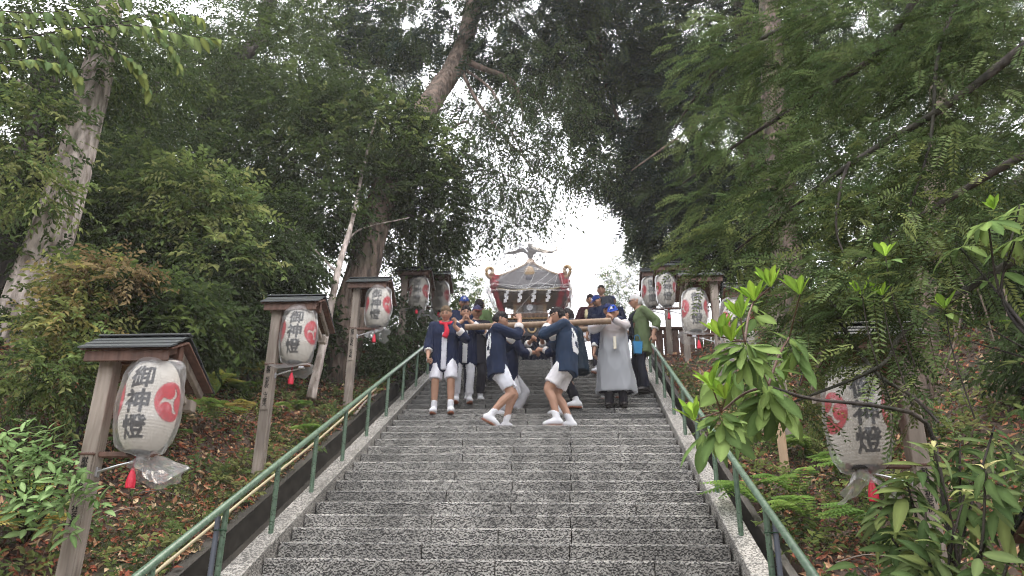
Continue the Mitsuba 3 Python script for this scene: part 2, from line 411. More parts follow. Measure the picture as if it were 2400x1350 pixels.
for x, yy, lab in ((-2.645 - .055, 6.965 - .965, 'grey plastic pipe tied to the second post of the left handrail'), (1.362 + .055, 6.975 - .965, 'grey plastic pipe tied to a post of the right handrail')):
    t = thing('plastic_pipe', lab, 'pipe')
    zb = stair_line(yy) - .1
    put('pipe', tube([[x, yy, zb], [x, yy, zb + .27], [x, yy, zb + .66]], .02, 12), 'm_satin', t, smooth=40, color=(0.13, 0.145, 0.18))
    for dz in (.22, .56):
        ang = np.linspace(0, 2 * np.pi, 20)
        cx = (x + (-2.645 if x < 0 else 1.362)) / 2
        put('tie', tube(np.column_stack([cx + .054 * np.cos(ang), yy + .028 * np.sin(ang), zb + dz + ang * 0]), .004, 5, cap=False), 'm_matte', t, smooth=True, color=(0.02, 0.06, 0.03))
# pale bamboo pole laid along the left gutter
bp = spline([[-2.98, 5.2, stair_line(5.2) + .28], [-2.99, 7.2, stair_line(7.2) + .27], [-2.98, 9.2, stair_line(9.2) + .26], [-3.02, 11.6, stair_line(11.6) + .28]], 60)
rad = 0.0135 + 0.003 * (np.abs((np.arange(60) % 7) - 0) < 1)
put('bamboo_pole', tube(bp, rad, 10), 'm_satin', smooth=50, color=(0.37, 0.32, 0.20), label='long pale bamboo pole lying along the left gutter behind the handrail', cat='pole')
# ------------------------------------------------------------------ lettering: outlines in hundredths of a character
GLYPH = json.loads('''{"御":[[[-49,-4,-49,-1,-39,9,-28,28,-20,28,-16,34,-12,50,-3,48,-5,38,18,38,17,28,6,28,6,15,21,15,21,41,49,41,49,-29,48,-32,43,-34,34,-34,33,-29,31,-28,30,-49,29,-50,21,-49,20,-37,-17,-43,-23,-42,-24,-34,-18,-33,-18,-1,-17,0,-10,-1,-10,-32,-3,-31,-3,5,-21,5,-21,15,-18,15,-18,17,-22,18,-26,12,-26,-48,-27,-49,-36,-49,-36,-5,-38,-4,-42,-10,-45,-10],[30,-24,40,-23,40,32,30,31],[7,-14,5,-16,6,-29,20,-28,20,5,6,5,6,-5,18,-5,18,-14],[-15,16,-14,15,-4,15,-4,28,-10,28]],[[-48,26,-48,28,-38,37,-30,49,-26,49,-22,47,-22,43,-26,37,-41,21,-43,21]]],"神":[[[-48,-11,-47,-8,-41,-4,-31,6,-21,20,-21,22,-45,22,-46,23,-46,32,-27,32,-27,34,-35,43,-35,46,-30,49,-26,49,-18,39,-17,34,-19,33,-19,32,-11,32,-8,28,-7,29,-7,33,15,33,15,49,16,50,25,49,25,33,47,33,48,32,48,-24,38,-24,37,-21,25,-21,25,-49,24,-50,15,-49,15,-21,4,-21,3,-25,-7,-25,-7,-12,-8,-12,-9,-14,-13,-17,-21,-8,-22,-49,-30,-50,-32,-49,-32,-10,-33,-10,-42,-18,-45,-17],[25,-10,38,-11,38,1,36,2,26,2,25,0],[25,12,38,11,38,23,25,23],[3,-10,15,-11,15,2,4,2],[3,12,15,11,15,23,4,23],[-19,6,-11,-3,-11,-5,-7,-7,-7,26,-9,26,-12,16]]],"燈":[[[-50,-45,-49,-40,-46,-37,-41,-28,-37,-10,-36,49,-28,49,-27,16,-26,17,-23,30,-17,29,-14,34,-9,34,-3,29,-1,31,0,37,-14,37,-14,46,13,45,12,37,5,20,24,20,25,21,20,29,15,44,15,48,24,49,27,40,34,46,36,46,41,40,32,33,30,30,32,28,34,28,41,34,43,34,49,29,47,25,38,19,43,14,48,12,50,8,45,2,39,4,39,-20,36,-21,28,-37,47,-37,48,-46,-19,-46,-19,-38,-24,-35,-25,-31,-30,-24,-41,-47,-43,-49,-47,-49],[-5,8,-4,7,36,8,30,13,29,11,-1,11],[1,-11,28,-12,29,-3,1,-2],[5,-22,10,-37,17,-37,24,-25,23,-21,6,-21],[-29,-10,-15,-30,-15,-32,-18,-35,-18,-37,-1,-37,-5,-21,-9,-20,-10,3,-16,0,-21,7,-23,5,-24,3,-28,4,-28,-9],[-21,10,-19,9,-15,11,-8,19,-14,26,-16,26]],[[-50,0,-47,15,-46,29,-39,27,-39,16,-42,-1,-47,-2]]],"献":[[[-48,38,-27,38,-27,49,-18,50,-16,38,5,38,5,29,-16,29,-17,21,18,21,19,49,28,50,30,42,36,45,46,28,46,25,40,21,47,21,47,11,31,11,30,5,38,-26,48,-41,44,-48,41,-49,34,-41,25,-18,10,-50,3,-46,-12,-49,-15,-40,-5,-40,-6,-27,-18,-28,-18,-45,-26,-45,-26,-27,-37,-27,-38,-49,-45,-50,-46,21,-27,21,-27,28,-48,29],[30,38,29,21,38,21,36,28],[4,-38,8,-35,15,-20,18,11,4,10],[-17,-18,-6,-19,-5,-12,-17,-12],[-8,11,-13,-4,-5,-4,-5,12],[-28,11,-22,-2,-21,-2,-16,11],[-38,-19,-27,-19,-26,-12,-37,-12],[-38,-4,-30,-4,-35,12,-37,11]]],"初":[[[-49,-13,-35,0,-21,21,-47,22,-46,32,-28,33,-36,47,-27,50,-18,32,-8,29,-20,3,-10,11,-3,7,-12,-4,-4,-13,-7,-19,-11,-22,-21,-12,-21,-50,-31,-50,-31,-13,-41,-21,-44,-21]],[[-8,31,-8,41,49,40,46,-30,43,-41,37,-49,18,-50,12,-40,30,-40,33,-37,38,3,37,31,20,31,17,-6,10,-28,-7,-50,-16,-44,1,-22,9,14,9,31]]],"老":[[[-50,-21,-10,1,-48,3,-48,13,-11,13,-11,25,-38,25,-38,35,-12,35,-11,49,-1,49,0,35,27,33,37,45,46,41,23,14,50,13,50,3,10,3,-9,-10,-9,-18,-5,-18,27,-6,32,-7,37,-14,-8,-28,-9,-39,33,-41,39,-26,47,-29,44,-43,39,-49,-13,-49,-19,-43,-19,-17,-41,-27],[0,25,0,13,6,13,18,24]]],"祝":[[[-50,-10,-24,20,-25,22,-48,23,-48,32,-29,32,-37,44,-34,48,-29,49,-25,45,-20,37,-20,32,-10,29,-9,43,43,43,43,-1,29,-1,30,-38,40,-39,41,-24,50,-28,49,-41,43,-48,22,-46,20,-1,13,-1,7,-31,-5,-45,-15,-49,-20,-41,-4,-30,2,-6,2,-1,-9,-1,-9,28,-22,6,-8,-11,-14,-17,-23,-8,-24,-49,-33,-48,-33,-10,-44,-18],[1,10,33,9,34,33,1,33]]],"社":[[[-13,-36,15,-35,15,6,-7,7,-8,15,14,17,15,49,24,50,26,17,47,16,47,7,26,6,26,-35,49,-36,49,-46,-12,-46]],[[-49,-12,-21,20,-47,23,-47,32,-28,32,-36,45,-29,50,-18,37,-20,32,-8,29,-20,5,-6,-9,-12,-17,-22,-8,-23,-50,-32,-49,-32,-10,-44,-18]]],"名":[[[-39,-20,-42,-10,-7,3,-21,15,-14,22,5,9,26,28,-9,29,-23,17,-35,12,-40,20,-22,31,-5,50,5,48,2,39,38,39,42,36,35,22,8,-2,42,-3,42,-50,34,-50,32,-45,-11,-45,-12,-50,-21,-50,-22,-16],[-12,-34,32,-35,33,-14,-11,-13]]],"高":[[[-47,38,-6,38,-8,47,2,50,7,38,47,38,47,29,-47,29]],[[-43,-1,43,-1,42,-46,37,-49,24,-49,21,-42,34,-40,33,-10,-33,-10,-34,-49,-42,-50]],[[-32,25,32,26,33,3,-30,2],[-21,11,21,10,22,18,-20,18]],[[-24,-14,22,-14,23,-37,-13,-38,-15,-43,-24,-43],[-13,-22,-14,-30,13,-30,12,-22]]],"山":[[[-43,-41,-43,28,-32,28,-31,-32,-6,-32,-4,50,6,49,6,-32,32,-32,32,28,43,28,43,-50,32,-50,31,-42]]],"上":[[[-50,-48,-50,-38,-9,-38,-9,48,2,47,3,14,43,13,42,4,2,4,2,-37,50,-38,50,-48]]],"隆":[[[-48,45,-22,46,-16,42,-26,14,-21,7,5,18,-2,26,-13,17,-20,23,4,50,13,48,11,41,36,40,38,38,36,32,24,17,48,8,43,1,34,2,34,-2,19,-2,19,-10,39,-10,40,-17,19,-19,18,-23,38,-24,39,-32,19,-32,18,-37,45,-38,46,-46,-20,-47,-20,-38,8,-38,9,-33,-11,-32,-11,-27,-19,-22,-36,-25,-38,-18,-39,-49,-47,-50],[14,12,5,5,24,6],[6,33,14,23,23,32],[-8,-23,8,-24,9,-19,-5,-18],[1,-3,0,-10,8,-9,8,-2],[-6,2,-18,0,-18,-20,-5,-1],[-39,-15,-29,-16,-26,-12,-27,-2,-36,11,-29,36,-39,35]]],"大":[[[-49,-43,-23,-23,-9,6,-10,9,-47,9,-47,19,-7,19,-4,50,5,49,5,19,47,19,47,9,9,8,23,-21,35,-33,49,-41,44,-50,34,-47,20,-35,0,-3,-8,-20,-24,-40,-40,-50,-44,-50]]],"松":[[[34,10,22,46,32,46,39,24,49,8,43,0]],[[-10,-39,2,-17,11,14,21,13,19,-1,5,-33,31,-30,24,-13,33,-11,47,-43,38,-47,36,-40,28,-40,-8,-46]],[[-49,-23,-33,16,-47,17,-48,26,-32,27,-32,49,-23,50,-22,28,-9,27,-9,17,-22,17,-22,15,-8,-5,-15,-14,-22,-4,-23,-50,-32,-49,-32,-10,-43,-29]],[[-12,4,-3,22,4,46,14,45,2,8,-4,0]]],"本":[[[-49,-26,-32,-9,-16,16,-17,18,-47,18,-46,28,-6,28,-5,50,5,50,6,28,47,28,47,18,15,17,32,-9,49,-23,44,-32,31,-24,30,-29,6,-29,5,-49,-4,-50,-6,-29,-30,-29,-31,-23,-44,-32],[5,-18,26,-18,6,13,5,12],[-26,-18,-6,-19,-6,14,-14,-2]]],"正":[[[-50,-45,-50,-35,-35,-34,-35,16,-25,16,-25,-34,-2,-34,-2,34,-45,35,-45,45,47,45,47,35,8,34,8,8,42,7,42,-3,8,-3,8,-34,50,-35,50,-45]]],"一":[[[-50,-4,-49,6,50,6,50,-6]]],"男":[[[-48,-42,-21,-30,-10,-18,-44,-16,-45,-6,-6,-6,-4,-3,-5,2,-35,2,-35,50,44,50,44,2,8,2,6,-1,7,-6,48,-7,41,-44,34,-49,11,-49,9,-42,9,-38,31,-39,35,-25,35,-16,3,-16,-13,-38,-37,-49,-42,-50],[9,13,33,12,33,22,9,22],[9,32,32,31,33,40,9,41],[-25,13,-2,12,-2,22,-24,22],[-25,32,-2,31,-2,40,-24,41]]],"佐":[[[-50,6,-33,29,-23,49,-14,47,-21,29,0,29,3,48,13,48,11,29,50,29,50,19,8,19,4,3,48,2,48,-8,27,-9,27,-36,50,-36,50,-46,-9,-46,-9,-36,17,-36,17,-9,1,-8,-16,-37,-20,-40,-24,-37,-24,-47,-33,-49,-34,8,-43,-2],[-21,29,-24,26,-23,-27,-11,-9,-2,17,-3,19,-21,19]]]}''')
def glyph_poly(ch):
    ps = []
    for rings in GLYPH[ch]:
        rr = [np.array(r, float).reshape(-1, 2) / 100 for r in rings]
        ps.append(Polygon(rr[0], [h for h in rr[1:] if len(h) > 2]).buffer(0))
    return shapely.union_all(ps)
def tri_poly(poly, edge):
    """A polygon as small triangles in the plane."""
    out = []
    for g in getattr(poly, 'geoms', [poly]):
        if g.geom_type != 'Polygon' or g.area < 1e-5:
            continue
        v, f = trimesh.creation.triangulate_polygon(g, engine='earcut')
        v, f = trimesh.remesh.subdivide_to_size(np.column_stack([v, np.zeros(len(v))]), f, edge)
        out.append((v, f))
    return cat(out)
def tomoe(k):
    """One comma of the three-comma crest, radius 1."""
    a = np.linspace(0, math.radians(165), 26)
    t = a / a[-1]
    outer = np.column_stack([0.97 * np.cos(a), 0.97 * np.sin(a)])
    r_in = 0.10 + (0.87) * np.clip(t * 1.15 - .12, 0, 1) ** 0.62
    inner = np.column_stack([r_in * np.cos(a), r_in * np.sin(a)])[::-1]
    tail = Polygon(np.vstack([outer, inner])).buffer(0)
    head = shapely.Point(0.53, -0.02).buffer(0.44, 16)
    return shapely.affinity.rotate(shapely.union_all([tail, head]), 120 * k, origin=(0, 0))
import shapely.affinity
CREST = shapely.union_all([tomoe(k).buffer(-0.055) for k in range(3)])

def lantern_r(z):
    return 0.085 + 0.100 * np.maximum(1 - np.abs(np.asarray(z) / 0.315) ** 2.7, 0) ** 0.75
def wrap(vf, ang0, zc, off=0.003):
    v, f = vf
    z = zc + v[:, 1]
    r = lantern_r(z) + off
    a = ang0 + v[:, 0] / 0.182
    return np.column_stack([r * np.sin(a), -r * np.cos(a), z]), f

def lantern_post(X, Y, s, arm, label, plate_text, group_l, fine=1, plate=True, base=None):
    S = float(slope_line(Y)) if base is None else base
    zg = min(float(ground(X, Y)), S + .3)
    k = thing('lantern_stand', label, 'lantern stand', None)
    O = np.array([X, Y, S])
    def M(vf): return move(vf, t=O)
    w = 0.055
    put('post', M(box([-w, -w, zg - S - .3], [w, w, 2.0], .006)), 'm_post', k)
    if plate:
        pl = put('name_plate', M(box([-.046, -w - .014, arm - .52], [.046, -w + .0, arm - .01], .003)), 'm_post', k)
        put('plate_cap', M(box([-.056, -w - .022, arm - .012], [.056, -w, arm + .004], .002)), 'm_redwood', k)
        tx = []
        n = len(plate_text)
        for i, ch in enumerate(plate_text):
            if ch == ' ': continue
            v, f = extrude(shapely.affinity.scale(glyph_poly(ch), .046, .046, origin=(0, 0)), .002)
            v = np.column_stack([v[:, 0], -w - .0155 - v[:, 2], v[:, 1]]) + [0, 0, arm - .045 - i * .455 / n]
            tx.append((v, f))
        if tx:
            put('lettering', M(cat(tx)), 'm_matte', pl, color=(0.02, 0.018, 0.016), label='black brush writing down the name plate', kind='stuff')
    # roof: ridge along x
    rid, yr = 2.085, 0.06
    xa, xb = sorted((-0.14 * s, 0.51 * s))
    def plank_on(side, d0, d1, th, lift):
        sl = 0.50 if side < 0 else 0.52
        y0_, y1_ = yr + side * d0, yr + side * d1
        za, zb = rid - d0 * sl + lift, rid - d1 * sl + lift
        pts = [[x, y, z + o] for x in (xa - .012, xb + .012) for y, z in ((y0_, za), (y1_, zb)) for o in (0, th)]
        return hullm(pts)
    for side, dmax, nb in ((-1, .23, 3), (1, .50, 4)):
        for i in range(nb):
            d0, d1 = dmax * i / nb, dmax * (i + 1) / nb + .018
            put('roof_board', M(plank_on(side, d0 - (0 if i else .0), d1, .012, .012 + .009 * (nb - i))), 'm_satin', k, color=np.array([0.032, 0.038, 0.038]) * random.Random(i + int(Y * 10)).uniform(.85, 1.2))
        put('roof_lining', M(plank_on(side, 0.004, dmax - .02, .012, -.003)), 'm_redwood', k)
    put('ridge_cap', M(box([xa - .02, yr - .03, rid + .052], [xb + .02, yr + .03, rid + .068], .004)), 'm_satin', k, color=(0.03, 0.034, 0.035))
    # fascia, purlin, rafters
    yf = yr - .19
    put('fascia', M(box([xa + .02, yf - .012, rid - .185], [xb - .02, yf + .01, rid - .108], .003)), 'm_redwood', k)
    put('ridge_beam', M(box([xa + .03, yr - .03, rid - .16], [xb - .03, yr + .03, rid - .02], .004)), 'm_redwood', k)
    xi = .44 * s
    put('rafter', M(beam([xi, yr - .02, rid - .03], [xi, yr + .46, rid - .28], .04, .05, bevel=.004)), 'm_post', k)
    put('rafter', M(beam([xi, yr + .02, rid - .04], [xi, yr - .20, rid - .135], .04, .05, bevel=.004)), 'm_redwood', k)
    put('brace', M(beam([xi - .03 * s, yr - .18, rid - .16], [xi - .02 * s, yr + .3, rid - .38], .035, .045, bevel=.004)), 'm_post', k)
    put('brace_block', M(box([xi - .05, yr + .27, rid - .43], [xi + .03, yr + .36, rid - .35], .004)), 'm_post', k)
    # arm with its rod
    put('arm', M(beam([w * s, 0, arm], [.45 * s, 0, arm], .055, .035)), 'm_redwood', k)
    put('rod', M(tube([[w * s, -.01, arm - .12], [.2 * s, -.01, arm - .075], [.37 * s, -.01, arm - .035]], .009, 8)), 'm_metal', k, smooth=40, color=(0.6, 0.6, 0.62))
    put('rod_clip', M(box([.35 * s - .03, -.025, arm - .04], [.35 * s + .03, .025, arm - .015], .003)), 'm_metal', k, color=(0.55, 0.55, 0.57))
    put('rod_bracket', M(box([w * s - .012, -.02, arm - .15], [w * s + .012, .02, arm - .085], .003)), 'm_metal', k, color=(0.5, 0.5, 0.52))
    return O

def paper_lantern(C, s, label, seed, arm_z, fine=True, tail=(0.12, -0.02), tas=-.02, open_skirt=False):
    rr = np.random.default_rng(seed)
    k = thing('paper_lantern', label, 'paper lantern', None)
    tilt = trimesh.transformations.rotation_matrix(rr.uniform(-.03, .03), [0, 1, 0])[:3, :3] @ rotz(rr.uniform(-.06, .06))
    M = lambda vf: move(vf, tilt, C)
    nz = 150 if fine else 44
    zz = np.linspace(-.315, .315, nz)
    ribs = 0.0012 * np.sin(zz / .021 * 2 * np.pi) if fine else 0
    put('paper_body', M(lathe(np.column_stack([lantern_r(zz) + ribs, zz]), 40)), 'm_paper', k, smooth=True)
    for nm, zc in (('top_ring', .315), ('bottom_ring', -.325)):
        put(nm, M(lathe([(.0, zc - .012), (.088, zc - .014), (.092, zc), (.088, zc + .016), (.0, zc + .016)], 24)), 'm_satin', k, smooth=40, color=(0.02, 0.018, 0.017))
    let = []
    for ch, zc in zip('御神燈', (.172, 0.0, -.172)):
        g = shapely.affinity.skew(shapely.affinity.scale(glyph_poly(ch).buffer(.011), .168, .16, origin=(0, 0)), 0, 3)
        let.append(wrap(tri_poly(g, .03), 0, zc))
    put('lettering', M(cat(let)), 'm_matte', k, color=(0.022, 0.02, 0.022), label='three large black brush characters down the front', kind='stuff')
    for a in (-1.28, 1.28):
        put('crest', M(wrap(tri_poly(shapely.affinity.scale(CREST, .135, .15, origin=(0, 0)), .06), a, .02)), 'm_matte', k, color=(0.50, 0.03, 0.045), label='red crest of three commas', kind='stuff')
    # clear plastic bag pulled over the lantern and knotted below
    sides = 56 if fine else 36
    prof = [(.105, .335), (.138, .325), (.176, .27), (.197, .18), (.204, .06), (.204, -.06), (.197, -.16), (.172, -.25), (.13, -.32), (.055, -.345), (.035, -.355), (.06, -.375), (.13, -.42), (.17, -.455)]
    if open_skirt:
        prof = prof[:9] + [(.10, -.335), (.085, -.345), (.12, -.365), (.19, -.385), (.235, -.40)]
    pp = spline(np.array(prof), 46 if fine else 30)
    v, f = lathe(pp, sides)
    a = np.arctan2(v[:, 1], v[:, 0])
    low = np.clip((-.30 - v[:, 2]) / .15, 0, 1)
    pleat = (np.cos(a * 9 + 2 * meshkit.noise(v * 5, seed)) * .022 + np.cos(a * 5 + 1) * .02) * low
    v[:, :2] *= (1 + (pleat / np.maximum(np.hypot(v[:, 0], v[:, 1]), .03))[:, None] * .8)
    v[:, 2] -= low * (.07 * np.cos(a * 2 + seed) + .05 * meshkit.noise(v * 8, seed))
    v[:, 0] += low * tail[0] * s
    v[:, 1] += low * tail[1]
    v = crumple(v, .019, 6.5, seed)
    v[:, :2] += unit(v[:, :2]) * .008
    put('plastic_cover', M((v, f)), 'm_film', k, smooth=28)
    tx, ty = C[0] + tas * s, C[1] - .03
    zt = arm_z - .02
    put('tassel_cord', tube([[tx, ty, zt + .02], [tx, ty, zt - .05], [tx, ty, zt - .09]], .005, 6), 'm_matte', k, color=(0.25, 0.02, 0.03))
    put('tassel', move(lathe([(0, .0), (.012, -.002), (.015, -.02), (.022, -.04), (.032, -.09), (.030, -.13), (0, -.132)], 14), t=[tx, ty, zt - .075]), 'm_satin', k, smooth=50, color=(0.62, 0.02, 0.05))
    return k
LANTERNS = [
    # X, Y, side, arm, lantern centre dx, dz, plate, words for the labels
    (-3.29, 5.20, 1, 1.275, .345, 1.61, '献燈 初老祝 社名高', 'nearest on the left, beside the green handrail', dict(tail=(.16, -.03))),
    (-3.39, 8.35, 1, 1.285, .275, 1.635, '献燈 初老祝 山上隆大', 'second on the left, in front of the slim pale tree trunk', dict(open_skirt=True, tail=(-.03, -.06))),
    (-3.385, 11.4, 1, 1.265, .355, 1.62, '献燈 初老祝 佐本高', 'third on the left, before the big leaning trunk', dict(tail=(.05, -.03))),
    (-3.33, 14.4, 1, 1.35, .30, 1.56, '献燈 初老祝 正男', 'fourth on the left, half hidden by hanging leaves', dict(tail=(.2, 0))),
    (-3.16, 15.7, 1, 1.3, .33, 1.52, '', 'last on the left, behind the fair-haired young man', dict(tail=(.1, 0))),
    (2.19, 5.30, -1, 1.165, .34, 1.475, '献燈 初老祝 松本一', 'nearest on the right, behind dark yew twigs', dict(tail=(0, 0))),
    (2.34, 8.95, -1, 1.24, .40, 1.585, '献燈 初老祝 高山', 'second on the right, behind the large glossy leaves', dict(tail=(.05, 0))),
    (2.15, 11.4, -1, 1.10, .31, 1.475, '献燈 初老祝 本名隆', 'third on the right, facing straight down the stairs', dict(tail=(.05, -.03), open_skirt=True)),
    (2.13, 14.4, -1, 1.16, .32, 1.53, '献燈 初老祝 男大', 'fourth on the right, above the white-haired man', dict(tail=(.1, 0), open_skirt=True)),
    (1.98, 15.75, -1, 1.2, .32, 1.57, '', 'last on the right, small and pale beside the stair head', dict(tail=(.1, 0))),
    (2.12, 2.65, -1, 1.165, .34, 1.475, '', 'cut by the right edge of the frame at the bottom', dict(tail=(0, 0))),
]
for i, (X, Y, s, arm, dx, dz, txt, where, kw) in enumerate(LANTERNS):
    O = lantern_post(X, Y, s, arm, 'wooden roofed lantern stand, ' + where, txt, None, plate=bool(txt))
    if i < 10:
        paper_lantern(O + [dx * s, 0, dz], s, 'bagged white paper lantern, ' + where, 40 + i, O[2] + arm, fine=i in (0, 1, 2, 5, 6, 7), **kw)
# ------------------------------------------------------------------ the portable shrine
def shrine():
    k = thing('portable_shrine', 'gilded portable shrine with phoenix and red cords under clear plastic wrap', 'portable shrine')
    ang = math.radians(7)
    R = np.array([[1, 0, 0], [0, math.cos(ang), -math.sin(ang)], [0, math.sin(ang), math.cos(ang)]])
    C = np.array([-0.70, 12.45, 4.10])
    M = lambda vf: move(vf, R, C)
    GOLD, DK, RED, BR = (0.30, 0.19, 0.08), (0.03, 0.025, 0.023), (0.21, 0.014, 0.02), (0.13, 0.085, 0.048)
    put('base', M(box([-.41, -.41, .06], [.41, .41, .15], .01)), 'm_satin', k, color=DK)
    put('base_trim', M(box([-.42, -.42, .15], [.42, .42, .175], .006)), 'm_satin', k, color=GOLD)
    # low fence
    fn = []
    for i in range(12):
        x = -.36 + .72 * i / 11
        fn.append(box([x - .011, -.385, .17], [x + .011, -.365, .25], .003))
    fn += [box([-.38, -.383, .235], [.38, -.367, .25], .003)]
    put('railing', M(cat(fn)), 'm_satin', k, color=(0.26, 0.13, 0.07), kind='stuff')
    put('plinth', M(box([-.30, -.30, .17], [.30, .30, .26], .01)), 'm_satin', k, color=BR)
    put('shrine_body', M(box([-.235, -.235, .26], [.235, .235, .47], .01)), 'm_satin', k, color=(0.13, 0.10, 0.075))
    dr_ = put('door', M(box([-.105, -.255, .27], [.105, -.235, .47], .006)), 'm_satin', k, color=(0.22, 0.23, 0.25))
    put('mirror', M(move(lathe([(0, -.004), (.055, -.004), (.06, 0), (.055, .006), (0, .006)], 20), np.array([[1, 0, 0], [0, 0, -1], [0, 1, 0]]), [0, -.262, .38])), 'm_metal', dr_, color=(0.45, 0.45, 0.47), smooth=30)
    for sx in (-1, 1):
        for sy in (-1, 1):
            put('column', M(tube([[sx * .245, sy * .245, .25], [sx * .245, sy * .245, .42], [sx * .245, sy * .245, .47]], .028, 12)), 'm_satin', k, smooth=40, color=(0.40, 0.25, 0.12))
        put('side_panel', M(box([sx * .175 - .055, -.252, .27], [sx * .175 + .055, -.236, .5], .005)), 'm_satin', k, color=(0.24, 0.20, 0.16))
    put('lintel', M(box([-.27, -.275, .43], [.27, -.24, .465], .006)), 'm_satin', k, color=(0.30, 0.09, 0.05))
    # tiers of brackets stepping outwards
    for i, (h, z) in enumerate(((.27, .46), (.33, .495), (.40, .53), (.47, .565))):
        put('bracket_beam', M(box([-h, -h, z], [h, h, z + .025], .006)), 'm_satin', k, color=(GOLD, BR, GOLD, BR)[i])
        bl = []
        n = 6 + i
        for j in range(n):
            x = -h + .03 + (2 * h - .06) * j / (n - 1)
            bl.append(box([x - .022, -h - .03, z - .02], [x + .022, -h + .03, z + .03], .005))
            for sx in (-1, 1):
                bl.append(box([sx * h - .03, x - .022, z - .02], [sx * h + .03, x + .022, z + .03], .005))
        put('bracket_block', M(cat(bl)), 'm_satin', k, color=(0.15, 0.10, 0.05), kind='stuff')
    for j in range(3):
        x = (-.23, 0, .23)[j]
        put('gilt_carving', M(box([x - .055, -.34, .45], [x + .055, -.28, .50], .02)), 'm_satin', k, color=GOLD)
    # roof: four concave slopes with a thick lip
    n = 15
    def roof_z(h): return .66 + .57 * (1 - h / .60) ** 1.02 + .02 * (h / .6) ** 4
    v, f = [], []
    us = np.linspace(-1, 1, 17)
    prof = [(.60, .60), (.605, roof_z(.6) - .02)] + [(h, roof_z(h)) for h in np.linspace(.60, .05, n)]
    vs = []
    for sd in range(4):
        Rz = rotz(sd * math.pi / 2)
        base = len(vs)
        pts = []
        for h, z in prof:
            for u in us:
                lift = .11 * abs(u) ** 3.5 * (h / .6) ** 2
                pts.append(Rz @ np.array([u * h, -h * (1 + .03 * abs(u) ** 3), z + lift]))
        i, j = np.meshgrid(np.arange(len(prof) - 1), np.arange(16), indexing='ij')
        qd = np.stack([i * 17 + j, i * 17 + j + 1, (i + 1) * 17 + j + 1, (i + 1) * 17 + j], -1).reshape(-1, 4)
        v.append((np.array(pts), np.vstack([qd[:, [0, 1, 2]], qd[:, [0, 2, 3]]])))
    rf = put('roof', M(cat(v)), 'm_matte', k, smooth=35, color=(0.075, 0.072, 0.076))
    put('roof_underside', M(box([-.575, -.575, .592], [.575, .575, .612], .005)), 'm_satin', k, color=(0.10, 0.05, 0.03))
    for sd in range(4):
        a = math.pi / 4 + sd * math.pi / 2
        d = np.array([math.cos(a), math.sin(a), 0]) * math.sqrt(2)
        hs = np.linspace(.60, .07, 12)
        P = np.array([d * h * 1.02 + [0, 0, roof_z(h) + .11 * (h / .6) ** 2 + .012] for h in hs])
        put('hip_ridge', M(tube(P, .018, 8)), 'm_satin', rf, smooth=40, color=(0.22, 0.14, 0.07))
        # fern scroll curling up at the corner
        b = d * .60 + np.array([0, 0, roof_z(.6) + .12])
        du = unit(d)
        th = np.linspace(-.55 * np.pi, 1.35 * np.pi, 26)
        rad = np.linspace(.105, .035, 26)
        P = b + du * .02 + du * (rad * np.cos(th))[:, None] * 1.0 + np.array([0, 0, 1.0]) * (.095 + rad * np.sin(th))[:, None]
        P = np.vstack([d * .55 + [0, 0, roof_z(.55) + .08], P])
        put('corner_scroll', M(tube(P, np.linspace(.026, .03, 27), 8)), 'm_satin', k, smooth=45, color=(0.36, 0.24, 0.12))
        # red cords knotted at the corner and tied down to the base
        e = d * .565 + np.array([0, 0, roof_z(.6) + .10]); g = d * .40 + np.array([0, 0, .16])
        mid1, mid2 = d * .545 + np.array([0, 0, .62]), d * .485 + np.array([0, 0, .40])
        cord = spline([e, mid1, mid2, g], 34)
        rr = .046 + .010 * np.sin(np.linspace(0, 30, 34)) * np.linspace(1, .3, 34)
        put('red_cord', M(tube(cord, rr, 12, rough=.25, seed=sd)), 'm_cloth', k, smooth=True, color=RED)
        kn = []
        for q_, s_ in (((0, 0, 0), .075), ((.03, .03, .05), .06), ((-.03, .02, .07), .055), ((.02, -.03, -.07), .07), ((0, .01, -.14), .06)):
            m_ = trimesh.creation.icosphere(2, s_)
            vv = crumple(np.array(m_.vertices), .025, 22, sd + 3) + e + np.array(q_) + [0, 0, -.02]
            kn.append((vv, np.array(m_.faces)))
        put('cord_knot', M(cat(kn)), 'm_cloth', k, smooth=True, color=(0.27, 0.014, 0.024), kind='stuff')
    # gilt emblem on the front slope
    cr = trimesh.creation.icosphere(2, 1.0)
    put('roof_crest', M((np.array(cr.vertices) * [.085, .03, .11] + [0, -.30, .96], np.array(cr.faces))), 'm_satin', rf, smooth=True, color=(0.33, 0.21, 0.09))
    put('roof_crest', M((np.array(cr.vertices) * [.05, .02, .06] + [0, -.45, .82], np.array(cr.faces))), 'm_satin', rf, smooth=True, color=(0.05, 0.05, 0.07))
    put('finial', M(lathe([(0, 1.16), (.085, 1.16), (.095, 1.20), (.07, 1.235), (.065, 1.26), (.03, 1.285), (0, 1.29)], 16)), 'm_satin', k, smooth=35, color=(0.22, 0.13, 0.07))
    # phoenix
    ph = tag(f'{k}__phoenix'); USED.add(ph)
    bd = hull_blobs([((0, -.02, 1.33), .05), ((0, .05, 1.37), .035), ((0, -.06, 1.38), .04)])
    bd = cat([bd, hull_blobs([((0, -.06, 1.38), .035), ((0, -.10, 1.46), .02)]), hull_blobs([((0, -.10, 1.46), .022), ((0, -.13, 1.45), .016)]), hull_blobs([((0, -.13, 1.45), .01), ((0, -.165, 1.435), .003)])])
    put('body', M(bd), 'm_matte', ph, color=(0.05, 0.032, 0.02), smooth=True)
